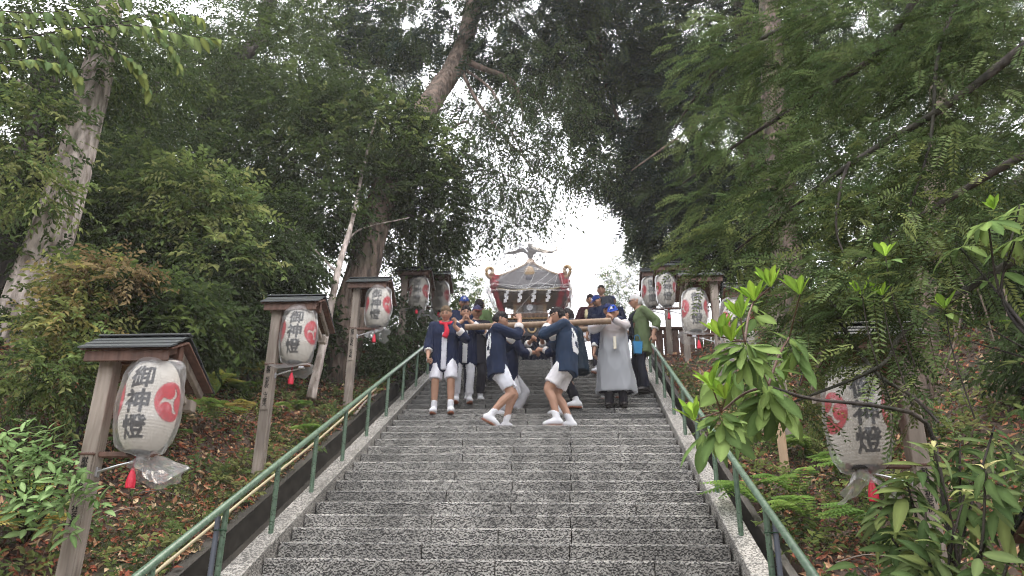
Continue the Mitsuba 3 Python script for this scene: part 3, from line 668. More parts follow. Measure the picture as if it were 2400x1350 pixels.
    for sx in (-1, 1):
        px_ = spline([[sx * .03, 0, 1.37], [sx * .12, 0, 1.455], [sx * .24, 0.0, 1.425], [sx * .36, -.02, 1.395], [sx * .45, -.03, 1.41 + .02 * sx]], 24)
        w_ = np.interp(np.linspace(0, 1, 24), [0, .2, .6, 1], [.03, .042, .03, .006])
        lo_ = px_ + np.column_stack([w_ * 0, w_ * .8, -w_]); hi_ = px_ + np.column_stack([w_ * 0, -w_ * .2, w_ * .5])
        vv = np.vstack([px_, lo_, hi_, px_ + np.array([0, .012, .008])])
        i_ = np.arange(23)
        ff = []
        for a_, b_ in ((0, 1), (1, 3), (3, 2), (2, 0)):
            ff += [np.stack([a_ * 24 + i_, a_ * 24 + i_ + 1, b_ * 24 + i_ + 1], 1), np.stack([a_ * 24 + i_, b_ * 24 + i_ + 1, b_ * 24 + i_], 1)]
        put('wing', M((vv, np.vstack(ff))), 'm_matte', ph, color=(0.055, 0.035, 0.022))
        put('leg', M(tube([[sx * .02, 0, 1.33], [sx * .022, -.01, 1.28], [sx * .02, -.02, 1.255]], .009, 6)), 'm_matte', ph, color=(0.3, 0.2, 0.1))
    tl = []
    for j in range(7):
        a = (j - 3) * .16
        P = spline([[0, .05, 1.37], [math.sin(a) * .10, .12, 1.47], [math.sin(a) * .19, .13, 1.56 - abs(a) * .08]], 10)
        tl.append(tube(P, np.linspace(.009, .014, 10) * (1 if j != 3 else 1.5), 6))
    put('tail', M(cat(tl)), 'm_matte', ph, color=(0.05, 0.04, 0.035), kind='stuff')
    # folded white paper streamers on a straw rope
    put('straw_rope', M(tube(spline([[-.5, -.60, .62], [-.25, -.62, .575], [0, -.615, .595], [.25, -.62, .575], [.5, -.60, .62]], 40), .014, 8, rough=.3)), 'm_matte', k, smooth=True, color=(0.33, 0.28, 0.18))
    for x in (-.34, -.12, .1, .33):
        z = .57; vv, ff = [], []
        xo = 0
        for j in range(4):
            o = len(vv)
            vv += [[x + xo - .022, -.63 - .004 * j, z], [x + xo + .026, -.63 - .004 * j, z + .012], [x + xo + .026, -.632 - .004 * j, z - .05], [x + xo - .022, -.632 - .004 * j, z - .06]]
            ff += [[o, o + 1, o + 2], [o, o + 2, o + 3]]
            z -= .046; xo += .018 * (1 if j % 2 else -1.4)
        put('paper_streamer', M((np.array(vv), np.array(ff))), 'm_matte', k, color=(0.5, 0.5, 0.52))
    # front apron board with its ring crest
    ap = put('apron_board', M(box([-.36, -.56, -.16], [.36, -.53, .055], .006)), 'm_satin', k, color=(0.022, 0.02, 0.026))
    th = np.linspace(0, 2 * np.pi, 30)
    put('ring_crest', M(tube(np.column_stack([.05 + .062 * np.cos(th), th * 0 - .567, -.035 + .066 * np.sin(th)]), .015, 8, cap=False)), 'm_satin', ap, smooth=True, color=(0.42, 0.30, 0.16))
    put('crest_leaf', M((np.array(cr.vertices) * [.028, .01, .034] + [.05, -.566, -.03], np.array(cr.faces))), 'm_satin', ap, smooth=True, color=(0.03, 0.03, 0.045))
    # carrying poles
    for sx in (-.34, .34):
        put('carrying_pole', tube([[C[0] + sx, 10.75, 3.66], [C[0] + sx, 12.4, 4.09], [C[0] + sx, 14.1, 4.53]], .042, 12), 'm_pole', k, smooth=40, label='long pole running under the shrine')
    put('cross_pole', tube([at(1090, 767, 11.12), at(1254, 761, 11.12), at(1432, 752, 11.12)], .047, 14), 'm_pole', k, smooth=40, label='front crosswise pole on the bearers\' shoulders')
    put('cross_pole', tube([at(1098, 783, 13.2), at(1254, 778, 13.2), at(1424, 768, 13.2)], .045, 14), 'm_pole', k, smooth=40, label='rear crosswise pole')
    # clear wrapping: a tent from the wing tips over eaves and cords to the base
    pts = []
    for x, y, z in ((-.46, -.06, 1.47), (.46, -.06, 1.50), (0, .1, 1.62), (-.05, -.15, 1.56)): pts.append((x, y, z))
    for sx in (-1, 1):
        for sy in (-1, 1):
            pts += [(sx * .70, sy * .70, .86), (sx * .70, sy * .70, .62), (sx * .47, sy * .47, .16)]
    hv, hf = hullm(pts)
    keep = np.abs(np.cross(hv[hf[:, 1]] - hv[hf[:, 0]], hv[hf[:, 2]] - hv[hf[:, 0]])[:, 2]) < 1e9
    nrm = unit(np.cross(hv[hf[:, 1]] - hv[hf[:, 0]], hv[hf[:, 2]] - hv[hf[:, 0]]))
    hf = hf[nrm[:, 2] > -.85]
    hv, hf = trimesh.remesh.subdivide_to_size(hv, hf, .14)
    hm = trimesh.Trimesh(hv, hf)
    hm.merge_vertices()
    hv = crumple(np.array(hm.vertices), .02, 3.1, 9)
    put('plastic_wrap', M((hv, np.array(hm.faces))), 'm_wrap', k, smooth=22)
    # gathered folds of the film running over the front
    rf_ = np.random.default_rng(6)
    for j in range(16):
        xa_, za_ = rf_.uniform(-.66, .66), rf_.choice([.86, .66, .62])
        xb_, zb_ = np.clip(xa_ + rf_.uniform(-.7, .7), -.66, .66), rf_.choice([.58, .60, .24, 1.1])
        ya_, yb_ = [(-.71 if z_ < .9 else -.45) if z_ > .5 else -.53 for z_ in (za_, zb_)]
        P = spline([[xa_, ya_, za_], [(xa_ + xb_) / 2, (ya_ + yb_) / 2 - .012, (za_ + zb_) / 2 - .02], [xb_, yb_, zb_]], 12)
        put('plastic_fold', M(tube(P, np.linspace(.004, .010, 12), 5, rough=.4)), 'm_film', k)
    # tight bands of gathered film
    for z0, amp in ((.57, .015), (.24, .01), (.66, .02)):
        s_ = .665 if z0 > .4 else .50
        P = []
        for a0, b0 in (((-1, -1), (1, -1)), ((1, -1), (1, 1)), ((1, 1), (-1, 1)), ((-1, 1), (-1, -1))):
            for t in np.linspace(0, 1, 14, endpoint=False):
                P.append([s_ * (a0[0] + (b0[0] - a0[0]) * t), s_ * (a0[1] + (b0[1] - a0[1]) * t), z0 + amp * math.sin(len(P) * .9)])
        P.append(P[0])
        put('plastic_band', M(tube(P, .011, 6, cap=False, rough=.5)), 'm_film', k)
shrine()
# dark draped stand waiting at the head of the stairs, plank fences behind
st = thing('trestle_stand', 'black stand behind the bearers at the head of the stairs', 'stand')
P0 = np.array([-.72, 15.75, ZTOP])
put('top', box(P0 + [-.42, -.35, .66], P0 + [.42, .35, .73], .01), 'm_satin', st, color=(0.02, 0.02, 0.024))
for sx in (-.38, .38):
    for sy in (-.3, .3):
        put('leg', box(P0 + [sx - .035, sy - .035, 0], P0 + [sx + .035, sy + .035, .66], .006), 'm_satin', st, color=(0.02, 0.02, 0.023))
pv = []
for i in range(41):
    x = -.33 + .66 * i / 40
    pv += [[x, -.3 + .018 * math.sin(i * 1.3), .655], [x, -.3 + .03 * math.sin(i * 1.3 + .4), .03]]
pf = []
for i in range(40):
    pf += [[2 * i, 2 * i + 1, 2 * i + 3], [2 * i, 2 * i + 3, 2 * i + 2]]
put('curtain', (np.array(pv) + P0, np.array(pf)), 'm_cloth', st, smooth=True, color=(0.02, 0.022, 0.034))
for xa, xb, lab in ((-4.2, -2.35, 'dark plank fence left of the stair head behind the fair-haired man'), (1.42, 3.6, 'dark plank fence right of the stair head below the small lanterns')):
    fc = thing('plank_fence', lab, 'fence')
    n = int((xb - xa) / .16)
    for i in range(n):
        x = xa + (xb - xa) * (i + .5) / n
        put('plank', box([x - .075, 16.3, ZTOP - .1], [x + .075, 16.325, ZTOP + .92 + .01 * (i % 3)], .004), 'm_redwood', fc)
    for z in (.25, .8):
        put('rail', box([xa, 16.325, ZTOP + z - .04], [xb, 16.375, ZTOP + z + .04], .004), 'm_redwood', fc)
    put('top_rail', box([xa, 16.26, ZTOP + .93], [xb, 16.37, ZTOP + .98], .006), 'm_redwood', fc)
# ------------------------------------------------------------------ people
from manifold3d import Manifold
ICO = {n: np.array(trimesh.creation.icosphere(n, 1.0).vertices) for n in (1, 2)}
def hb(*bl):
    """Hull of spheres (centre, radius) as a manifold."""
    return Manifold.hull_points(np.vstack([np.asarray(c, float) + ICO[1] * r for c, r in bl]))
def ringhull(ball, c, ax, r):
    """Hull of a sphere and a flat disc: a sleeve or a trouser leg with a cut end."""
    a = unit(np.cross(ax, [.31, .52, .8])); b = np.cross(ax, a)
    th = np.arange(14) * 2 * np.pi / 14
    return Manifold.hull_points(np.vstack([np.asarray(ball[0], float) + ICO[1] * ball[1], c + r * (np.cos(th)[:, None] * a + np.sin(th)[:, None] * b), c - ax * r * .3 + r * (np.cos(th)[:, None] * a + np.sin(th)[:, None] * b)]))
def join(ms):
    from manifold3d import OpType
    return Manifold.batch_boolean(ms, OpType.Add)
def soften(m, edge, it=8):
    g = m.refine_to_length(edge).to_mesh()
    t = trimesh.Trimesh(np.array(g.vert_properties[:, :3], float), np.array(g.tri_verts), process=False)
    t.merge_vertices()
    trimesh.smoothing.filter_taubin(t, lamb=0.5, nu=0.52, iterations=it)
    return np.array(t.vertices), np.array(t.faces)
def folds(vf, amp, fr, seed, zs=.35):
    """Cloth folds: mostly upright ripples pushed along the normals."""
    v, f = vf
    n = np.array(trimesh.Trimesh(v, f, process=False).vertex_normals)
    a = meshkit.fbm(v * np.array([fr, fr, fr * zs]) + seed, 3, seed) - .5
    b = np.abs(meshkit.noise(v * np.array([fr * 1.6, fr * 1.6, fr * .55]) + 3 * seed, seed + 1) - .5)
    return v + n * (amp * (2.2 * a - 1.2 * b + .2))[:, None], f
def ik(a, b, l1, l2, hint):
    a, b = np.asarray(a, float), np.asarray(b, float)
    d = b - a; L = np.linalg.norm(d)
    if L > .985 * (l1 + l2):
        b = a + d / L * .985 * (l1 + l2); d = b - a; L = np.linalg.norm(d)
    u = d / L
    x = (l1 * l1 - l2 * l2 + L * L) / (2 * L)
    h = math.sqrt(max(l1 * l1 - x * x, 0))
    hint = np.asarray(hint, float); hint = unit(hint - u * (hint @ u))
    return a + u * x + hint * h, b
HEAD_ICO = trimesh.creation.icosphere(4, 1.0)
def head_shape(q, big=1.0):
    """Unit directions (forward, left, up) to head surface points, in head units where the half height is 1."""
    x, y, z = q.T
    g = lambda c, s: np.exp(-((y - c[0]) / s[0]) ** 2 - ((z - c[1]) / s[1]) ** 2) * np.clip(x * 2, 0, 1)
    X, Y, Z = x * .86, y * .68, z * 1.0
    low = np.clip(-z - .15, 0, 1)
    Y = Y * (1 - .42 * low)
    X = np.where(x < 0, X * (1 - .45 * low), X * (1 + .03 * low))
    X = X + .17 * g((0, -.17), (.13, .17)) + .05 * g((0, .10), (.10, .2)) - .055 * g((.36, .07), (.18, .11)) - .055 * g((-.36, .07), (.18, .11)) + .03 * g((0, .24), (.5, .09)) + .055 * g((0, -.50), (.26, .085)) + .06 * g((0, -.80), (.25, .12)) - .03 * g((0, -.63), (.3, .05))
    return np.column_stack([X, Y, Z]) * big
SKIN = np.array([0.40, 0.225, 0.155])
def hand(W, d, n, side, curl, s=1.0):
    """Palm and five bent fingers. d: along the hand, n: out of the palm, side: +1 if the thumb lies along cross(n, d)."""
    d = unit(d); n = unit(n - d * (n @ d)); t = np.cross(n, d) * side
    ms = [hb((W, .024 * s), (W + d * .045 + t * .030, .014 * s), (W + d * .05 - t * .03, .013 * s), (W + d * .088 + t * .028, .012 * s), (W + d * .08 - t * .03, .011 * s))]
    for i, (o, L) in enumerate(((.029, .075), (.010, .084), (-.010, .078), (-.029, .060))):
        p = W + d * (.086 - .006 * abs(i - 1)) + t * o
        a = .12 + .08 * i
        for j, (seg, r) in enumerate(((.44, .0092), (.31, .0085), (.25, .0075))):
            a += curl * (1.0 + .12 * ((i * 7 + j) % 3))
            q = p + (d * math.cos(a) + n * math.sin(a) + t * (.10 * (1.5 - i) * .4)) * L * seg * s
            ms.append(hb((p, r * s), (q, r * .93 * s)))
            p = q
    p = W + d * .03 + t * .028
    for j, (L, r) in enumerate(((.034, .0125), (.03, .0105), (.024, .009))):
        q = p + unit(t * (.85 - .35 * j) + d * (.6 + .15 * j) + n * (.35 + .35 * curl * j)) * L * s
        ms.append(hb((p, r * s), (q, r * .9 * s)))
        p = q
    return ms
def person(label, X, Y, z, heading, H=1.66, pose=None, top='happi', topcol=(0.018, 0.026, 0.055), legs='shorts', legcol=(0.60, 0.60, 0.64), feet='tabi', hair='short', haircol=(0.012, 0.010, 0.010),
           cap=None, glasses=False, scarf=None, emblem=False, edge=.03, seed=1, group=None, skin=1.0, inner=None, cuffs=True, collar=None, towel=None, name='person', shorts_len=.80, silk=False, hem_len=None):
    k = thing(name, label, 'person', group)
    p = dict(pel=(0, 0, .532), chest=(.01, 0, .715), neck=(.01, 0, .825), head=(.035, 0, .912), twist=0, aL=(0, .062, .05), aR=(0, -.062, .05), wL=(.06, .16, .47), wR=(.06, -.16, .47),
             kL=(1, .15, 0), kR=(1, -.15, 0), eL=(-.6, .7, -.3), eR=(-.6, -.7, -.3), hy=0, hp=0, fL=.12, fR=-.12, pL=0, pR=0, curl=.45, hdL=None, hdR=None, hnL=None, hnR=None)
    p.update(pose or {})
    a = math.radians(heading)
    f, l, u = np.array([math.cos(a), math.sin(a), 0]), np.array([-math.sin(a), math.cos(a), 0]), np.array([0, 0, 1.0])
    Rw = np.column_stack([f, l, u]); O = np.array([X, Y, z])
    W = lambda q: O + Rw @ (np.asarray(q, float) * H)
    D = lambda q: Rw @ np.asarray(q, float)
    tw = rotz(math.radians(p['twist']))
    pel, chest, neck, head = (W(p[q]) for q in ('pel', 'chest', 'neck', 'head'))
    sp = unit(neck - pel)
    lat = Rw @ (tw @ np.array([0, 1.0, 0])); fwd = Rw @ (tw @ np.array([1.0, 0, 0])); fwd = unit(fwd - sp * (fwd @ sp))
    sh = {'L': neck - sp * .022 * H + lat * .102 * H, 'R': neck - sp * .022 * H - lat * .102 * H}
    hip = {'L': pel + l * .052 * H, 'R': pel - l * .052 * H}
    el, wr, kn, an = {}, {}, {}, {}
    for s in 'LR':
        el[s], wr[s] = ik(sh[s], W(p['w' + s]), .172 * H, .152 * H, D(p['e' + s]))
        kn[s], an[s] = ik(hip[s], W(p['a' + s]), .243 * H, .243 * H, D(p['k' + s]))
    waist = pel + (chest - pel) * .45
    ms = [hb((pel + l * .045 * H, .068 * H), (pel - l * .045 * H, .068 * H), (waist + lat * .032 * H, .058 * H), (waist - lat * .032 * H, .058 * H)),
          hb((waist + lat * .032 * H, .058 * H), (waist - lat * .032 * H, .058 * H), (chest + lat * .045 * H + fwd * .012 * H, .062 * H), (chest - lat * .045 * H + fwd * .012 * H, .062 * H)),
          hb((chest + lat * .045 * H + fwd * .01 * H, .062 * H), (chest - lat * .045 * H + fwd * .01 * H, .062 * H), (sh['L'] - lat * .02 * H, .036 * H), (sh['R'] + lat * .02 * H, .036 * H), (neck, .034 * H)),
          hb((neck - sp * .02 * H, .036 * H), (neck + (head - neck) * .6 - D((.012, 0, 0)) * H, .031 * H))]
    for s in 'LR':
        ms += [hb((sh[s], .036 * H), (el[s], .026 * H)), hb((el[s], .026 * H), (el[s] + (wr[s] - el[s]) * .35, .026 * H), (wr[s], .0165 * H)),
               hb((hip[s], .056 * H), (kn[s], .034 * H)), hb((kn[s], .034 * H), (kn[s] + (an[s] - kn[s]) * .32 - D((.012, 0, 0)) * H, .034 * H)), hb((kn[s] + (an[s] - kn[s]) * .32 - D((.012, 0, 0)) * H, .033 * H), (an[s], .021 * H))]
        fd = Rw @ (rotz(p['f' + s]) @ np.array([math.cos(p['p' + s]), 0, -math.sin(p['p' + s])]))
        fu = unit(u - fd * (u @ fd))
        ms.append(hb((an[s] - fd * .018 * H - fu * .02 * H, .02 * H), (an[s] + fd * .085 * H - fu * .027 * H, .017 * H), (an[s], .021 * H)))
    v, fc = soften(join(ms), edge, 10)
    bodym = Manifold(manifold3d.Mesh(vert_properties=v.astype(np.float32), tri_verts=fc.astype(np.uint32)))
    hs = []
    for s, sg in (('L', 1), ('R', -1)):
        d = unit(wr[s] - el[s]) if p['hd' + s] is None else D(p['hd' + s])
        n = D((0, -sg, -.2)) if p['hn' + s] is None else D(p['hn' + s])
        hs += hand(wr[s], d, n, -sg if np.cross(n, d) @ f < 0 else sg, p['curl'], H / 1.72)
    # the head
    hr_ = .0655 * H * 1.03
    Rh = Rw @ rotz(math.radians(p['hy'])) @ trimesh.transformations.rotation_matrix(math.radians(p['hp']), [0, 1, 0])[:3, :3]
    hv = head_shape(HEAD_ICO.vertices) * hr_
    HM = lambda q: head + (np.asarray(q) * hr_) @ Rh.T
    hm = Manifold(manifold3d.Mesh(vert_properties=(head + hv @ Rh.T).astype(np.float32), tri_verts=HEAD_ICO.faces.astype(np.uint32)))
    ears = [hb((HM((-.10, sg * .67, .10)), .022 * hr_ / .11 * .8), (HM((-.02, sg * .66, -.22)), .012)) for sg in (-1, 1)]
    whole = join([bodym, hm] + ears + hs)
    g = whole.to_mesh()
    v, fc = np.array(g.vert_properties[:, :3], float), np.array(g.tri_verts)
    q = ((v - head) @ Rh) / hr_
    sk = SKIN * skin
    colr = np.tile(sk, (len(v), 1)) * (1 + .25 * (meshkit.fbm(v * 14, 2, seed) - .5))[:, None]
    inh = (np.abs(q[:, 2]) < 1.05) & (np.hypot(q[:, 0], q[:, 1]) < 1.3) & (q[:, 0] > .25)
    def paint(cy, cz, sy, sz, c, w=1.0):
        m = inh * np.exp(-(((np.abs(q[:, 1]) - cy) / sy) ** 4) - ((q[:, 2] - cz) / sz) ** 4) * w
        colr[:] = colr * (1 - m[:, None]) + np.asarray(c) * m[:, None]
    paint(.25, .07, .15, .07, (0.03, 0.02, 0.016), .95)
    paint(.26, .26, .19, .055, np.array(haircol) * 1.3 + .01, .8)
    paint(0, -.50, .22, .07, (0.27, 0.085, 0.075), .7)
    paint(.30, -.22, .2, .18, sk * [1.1, .85, .8], .35)
    put('body', (v, fc), 'm_skin', k, smooth=True, color=colr)
    # hair
    if hair:
        q0 = HEAD_ICO.vertices
        x, y, z_ = q0.T
        line = np.where(x > .15, .42 - .12 * np.abs(y), np.where(x > -.25, .05, -.52)) if hair != 'long' else np.where(x > .25, .45 - .5 * np.abs(y), np.where(x > -.2, -.35, -.85))
        m = 1 / (1 + np.exp(-(z_ - line) / .07))
        nz = meshkit.fbm(q0 * [7, 7, 2.4] + seed, 3, seed) - .5
        hsv = head_shape(q0) * (1 + (.12 + .30 * nz) * m - .07 * (1 - m))[:, None]
        hsv[:, 2] += .05 * m * np.clip(z_, 0, 1)
        put('hair', (HM(hsv), HEAD_ICO.faces), 'm_matte', k, smooth=True, color=np.asarray(haircol) * 1.1)
    if cap is not None:
        q0 = HEAD_ICO.vertices; sel = q0[q0[:, 2] > .26]
        pts = HM(head_shape(sel) * 1.13 + [0, 0, .05])
        cp = put('cap', hullm(pts), 'm_cloth', k, smooth=40, color=cap['col'])
        brim = []
        for t in np.linspace(-1.25, 1.25, 15):
            for dz in (0, .05):
                brim.append([.55 + .95 * math.cos(t) * cap.get('brim', 1.0), .72 * math.sin(t), .33 + dz - .18 * math.cos(t) ** 2 - .05 * math.sin(t) ** 2])
        put('cap_brim', hullm(HM(np.array(brim))), 'm_cloth', cp, color=np.asarray(cap.get('bcol', cap['col'])))
        if cap.get('mark'):
            mk = []
            for aa, bb in (((.93, .17, .46), (.86, 0, .82)), ((.93, -.17, .46), (.86, 0, .82)), ((.925, -.13, .56), (.925, .13, .56))):
                mk.append(tube(HM(np.array([aa, (np.array(aa) + bb) / 2 + [.05, 0, 0], bb]) * [1.10, 1.1, 1.0] + [.06, 0, .04]), .0075, 6))
            put('cap_emblem', cat(mk), 'm_matte', cp, color=(0.75, 0.75, 0.78))
    if glasses:
        gl = []
        th = np.linspace(0, 2 * np.pi, 16)
        for sg in (-1, 1):
            gl.append(tube(HM(np.column_stack([.90 + 0 * th, sg * .29 + .21 * np.cos(th), .05 + .15 * np.sin(th)])), .0045, 6, cap=False))
            gl.append(tube(HM(np.array([[.9, sg * .49, .08], [.4, sg * .66, .09], [-.05, sg * .68, .08]])), .004, 5))
        gl.append(tube(HM(np.array([[.92, -.08, .07], [.94, 0, .09], [.92, .08, .07]])), .004, 5))
        put('glasses', cat(gl), 'm_gloss', k, color=(0.015, 0.015, 0.018))
    # clothes
    hemdir = unit(sp * -.3 + np.array([0, 0, -.7]))
    if top:
        ln = {'happi': .14, 'coat': .16, 'rain': .37}[top] if hem_len is None else hem_len
        sl = {'happi': .42, 'coat': .70, 'rain': .86}[top]
        big = {'happi': 1.0, 'coat': 1.0, 'rain': 1.45}[top]
        hem = pel + hemdir * ln * H
        pr_ = .098 if top == 'rain' else .076
        def jacket(grow, sl_, extra):
            ms = [hb((sh['L'] - lat * .012 * H, .044 * H + grow), (sh['R'] + lat * .012 * H, .044 * H + grow), (chest + lat * .05 * H + fwd * .012 * H, .068 * H + grow), (chest - lat * .05 * H + fwd * .012 * H, .068 * H + grow)),
                  hb((chest + lat * .05 * H, .07 * H + grow), (chest - lat * .05 * H, .07 * H + grow), (pel + l * .048 * H, pr_ * H + grow), (pel - l * .048 * H, pr_ * H + grow)),
                  hb((pel + l * .048 * H, pr_ * H + grow), (pel - l * .048 * H, pr_ * H + grow), (hem + l * .054 * H * big, .077 * H * big + grow), (hem - l * .054 * H * big, .077 * H * big + grow))]
            for s in 'LR':
                c1 = el[s] + (wr[s] - el[s]) * sl_
                droop = np.array([0, 0, -.018 * H]) if top == 'happi' else np.zeros(3)
                ms += [hb((sh[s], .046 * H + grow), (el[s] + droop * .6, .041 * H + grow)), ringhull((el[s] + droop * .6, .041 * H + grow), c1 + droop, unit(c1 - el[s]), (.043 if top == 'happi' else .03) * H + grow)]
            jj = join(ms)
            # cut the hem flat
            return jj.trim_by_plane((-hemdir).tolist(), float((-hemdir) @ (hem + hemdir * .012 * H)))
        ed = .014 if emblem else edge * .85
        jv = soften(jacket(0, sl, 0), ed, 9)
        jv = folds(jv, 0.016 if top != 'rain' else .03, 7.5 if top != 'rain' else 6, seed)
        c = np.asarray(topcol, float)
        if emblem:
            c = np.tile(c, (len(jv[0]), 1)) * (1 + .5 * (meshkit.fbm(jv[0] * 9, 3, seed) - .5))[:, None]
            bc = chest - sp * .03 * H - fwd * .09 * H
            rel = jv[0] - bc
            X_, Z_ = rel @ lat / (.085 * H), rel @ sp / (.115 * H)
            n_ = np.array(trimesh.Trimesh(*jv, process=False).vertex_normals) @ fwd
            pat = meshkit.noise(np.column_stack([X_ * 2.4, Z_ * 2.4, X_ * 0]) + 7.3, 2)
            on = (np.hypot(X_, Z_) < 1) & (n_ < -.15) & (pat > .40) & (np.abs(rel @ fwd) < .13 * H)
            c[on] = (0.68, 0.68, 0.70)
        tk = put({'happi': 'happi_coat', 'coat': 'jacket', 'rain': 'raincoat'}[top], jv, 'm_rain' if top == 'rain' else 'm_cloth', k, smooth=True, color=None if top == 'rain' else c)
        if top == 'rain':
            P_ = spline([chest + fwd * .10 * H, waist + fwd * .125 * H, pel + fwd * .135 * H], 10)
            put('inner_strip', hb(*[(q_ + lat * (.012 + sg * .008) * H, .006 * H) for q_ in P_[3:] for sg in (-1, 1)]), 'm_cloth', k, smooth=True, color=(0.62, 0.58, 0.48))
            pv = soften(jacket(-.028, .8, 0), edge, 8)
            put('jacket', pv, 'm_cloth', k, smooth=True, color=(0.03, 0.033, 0.045))
        if collar is not None:
            cl = []
            for sg in (-1, 1):
                cc = [neck - fwd * .03 * H + sp * .012 * H, neck + lat * sg * .042 * H + sp * .008 * H, chest + lat * sg * .03 * H + fwd * (.080) * H + sp * .04 * H, waist + lat * sg * .028 * H + fwd * .088 * H, pel + l * sg * .03 * H + fwd * .088 * H]
                P = spline(cc, 22)
                cl.append(tube(P, .0125 * H, 8))
            put('collar', cat(cl), 'm_cloth', tk, smooth=True, color=collar)
        if inner is not None:
            pts = [chest + fwd * .079 * H, waist + fwd * .080 * H, pel + fwd * .085 * H, pel + fwd * .082 * H + hemdir * ln * H * .95]
            P = spline(pts, 14)
            put('undershirt', hb(*[(q_ + lat * sg * .012 * H, .012 * H) for q_ in P for sg in (-1, 1)]), 'm_cloth', k, smooth=True, color=inner)
        if cuffs:
            for s in 'LR':
                c1, c2 = el[s] + (wr[s] - el[s]) * (sl - .06), el[s] + (wr[s] - el[s]) * (.62 if top == 'happi' else .92)
                put('cuff', tube([c1, (c1 + c2) / 2, c2], [.034 * H, .037 * H, .036 * H] if top == 'happi' else .024 * H, 14), 'm_cloth', tk, smooth=40, color=(0.60, 0.58, 0.57) if top == 'happi' else (0.05, 0.05, 0.06))
    if scarf is not None:
        th = np.linspace(0, 2 * np.pi, 28)
        ring = neck + sp * .012 * H + np.outer(np.cos(th), fwd) * .050 * H + np.outer(np.sin(th), lat) * .055 * H - np.outer(np.cos(th), sp) * .022 * H
        sc_ = [tube(ring, .017 * H, 8, cap=False, rough=.3), tube(spline([ring[0], chest + fwd * .085 * H + lat * .02 * H + sp * .02 * H, chest + fwd * .09 * H - sp * .04 * H], 10), np.linspace(.018, .026, 10) * H, 8, rough=.3)]
        put('scarf', cat(sc_), 'm_cloth', k, smooth=True, color=scarf)
    if towel is not None:
        tw_ = []
        for sg in (-1, 1):
            P = spline([neck - fwd * .04 * H + sp * .01 * H, neck + lat * sg * .048 * H, chest + lat * sg * .048 * H + fwd * .085 * H + sp * .02 * H, waist + lat * sg * .05 * H + fwd * .10 * H], 18)
            tw_.append(tube(P, .022 * H, 8, rough=.2))
        put('towel', cat(tw_), 'm_cloth', k, smooth=True, color=towel)
    if legs:
        ms = [hb((pel + l * .04 * H, .062 * H), (pel - l * .04 * H, .062 * H), (hip['L'] - u * .03 * H, .061 * H), (hip['R'] - u * .03 * H, .061 * H))]
        for s in 'LR':
            if legs == 'shorts':
                e_ = hip[s] + (kn[s] - hip[s]) * shorts_len
                ms.append(ringhull((hip[s], .064 * H), e_, unit(kn[s] - hip[s]), .057 * H))
            else:
                ms += [hb((hip[s], .056 * H), (kn[s], .042 * H)), ringhull((kn[s], .042 * H), an[s] + unit(kn[s] - an[s]) * (.05 if feet == 'tabi' else .0) * H, unit(an[s] - kn[s]), .040 * H)]
        lv = folds(soften(join(ms), edge * .7, 7), .013, 9, seed + 5)
        c = np.asarray(legcol, float)
        put('shorts' if legs == 'shorts' else 'trousers', lv, 'm_silk' if silk else 'm_cloth', k, smooth=True, color=c)
    for s in 'LR':
        fd = Rw @ (rotz(p['f' + s]) @ np.array([math.cos(p['p' + s]), 0, -math.sin(p['p' + s])]))
        fu = unit(u - fd * (u @ fd)); fl = np.cross(fu, fd)
        A = an[s]
        foot = [hb((A - fd * .020 * H - fu * .018 * H, .0255 * H), (A + fd * .045 * H - fu * .02 * H + fl * .012 * H, .022 * H), (A + fd * .045 * H - fu * .02 * H - fl * .012 * H, .022 * H), (A + fd * .095 * H - fu * .028 * H, .0175 * H), (A, .0275 * H))]
        if feet == 'tabi':
            foot.append(hb((A, .0275 * H), (A + unit(kn[s] - A) * .062 * H, .0285 * H)))
        fk = put('tabi_boot' if feet == 'tabi' else 'shoe', soften(join(foot), .018, 5), 'm_cloth' if feet == 'tabi' else 'm_satin', k, smooth=True, color=(0.66, 0.66, 0.69) if feet == 'tabi' else (0.022, 0.019, 0.018))
        so = [A + fd * x_ * H + fl * y_ * H - fu * (z_ * H) for x_, y_ in ((-.043, .014), (-.043, -.014), (.04, .028), (.04, -.028), (.108, .012), (.108, -.012)) for z_ in (.0425, .050)]
        put('sole', hullm(so), 'm_matte', fk, color=(0.30, 0.11, 0.06) if feet == 'tabi' else (0.03, 0.026, 0.024))
    return k
def tread(k_):
    return Z0 + k_ * RISE
NAVY, NAVY2, GREEN = (0.016, 0.023, 0.050), (0.022, 0.036, 0.068), (0.10, 0.15, 0.062)
WHITE = (0.62, 0.62, 0.66)
person('person in navy coat and white shorts bending under the left end of the front pole', -1.06, 10.68, tread(13), 12, 1.76,
       dict(pel=(.0, 0, .478), chest=(-.025, 0, .69), neck=(-.04, 0, .80), head=(.012, 0, .882), hp=14, twist=8, aR=(-.065, -.05, .08), pR=.5, aL=(.075, .07, .05), kR=(1, -.1, .1), kL=(1, .1, .1),
            wR=(.165, -.06, .875), eR=(.9, -.15, -.5), wL=(.16, .13, .83), eL=(.7, .5, -.4), hdR=(-.25, .1, 1), hnR=(.2, 1, 0), curl=.75),
       topcol=NAVY, emblem=True, hem_len=.062, legcol=(0.63, 0.64, 0.70), hair='short', seed=3, edge=.026)
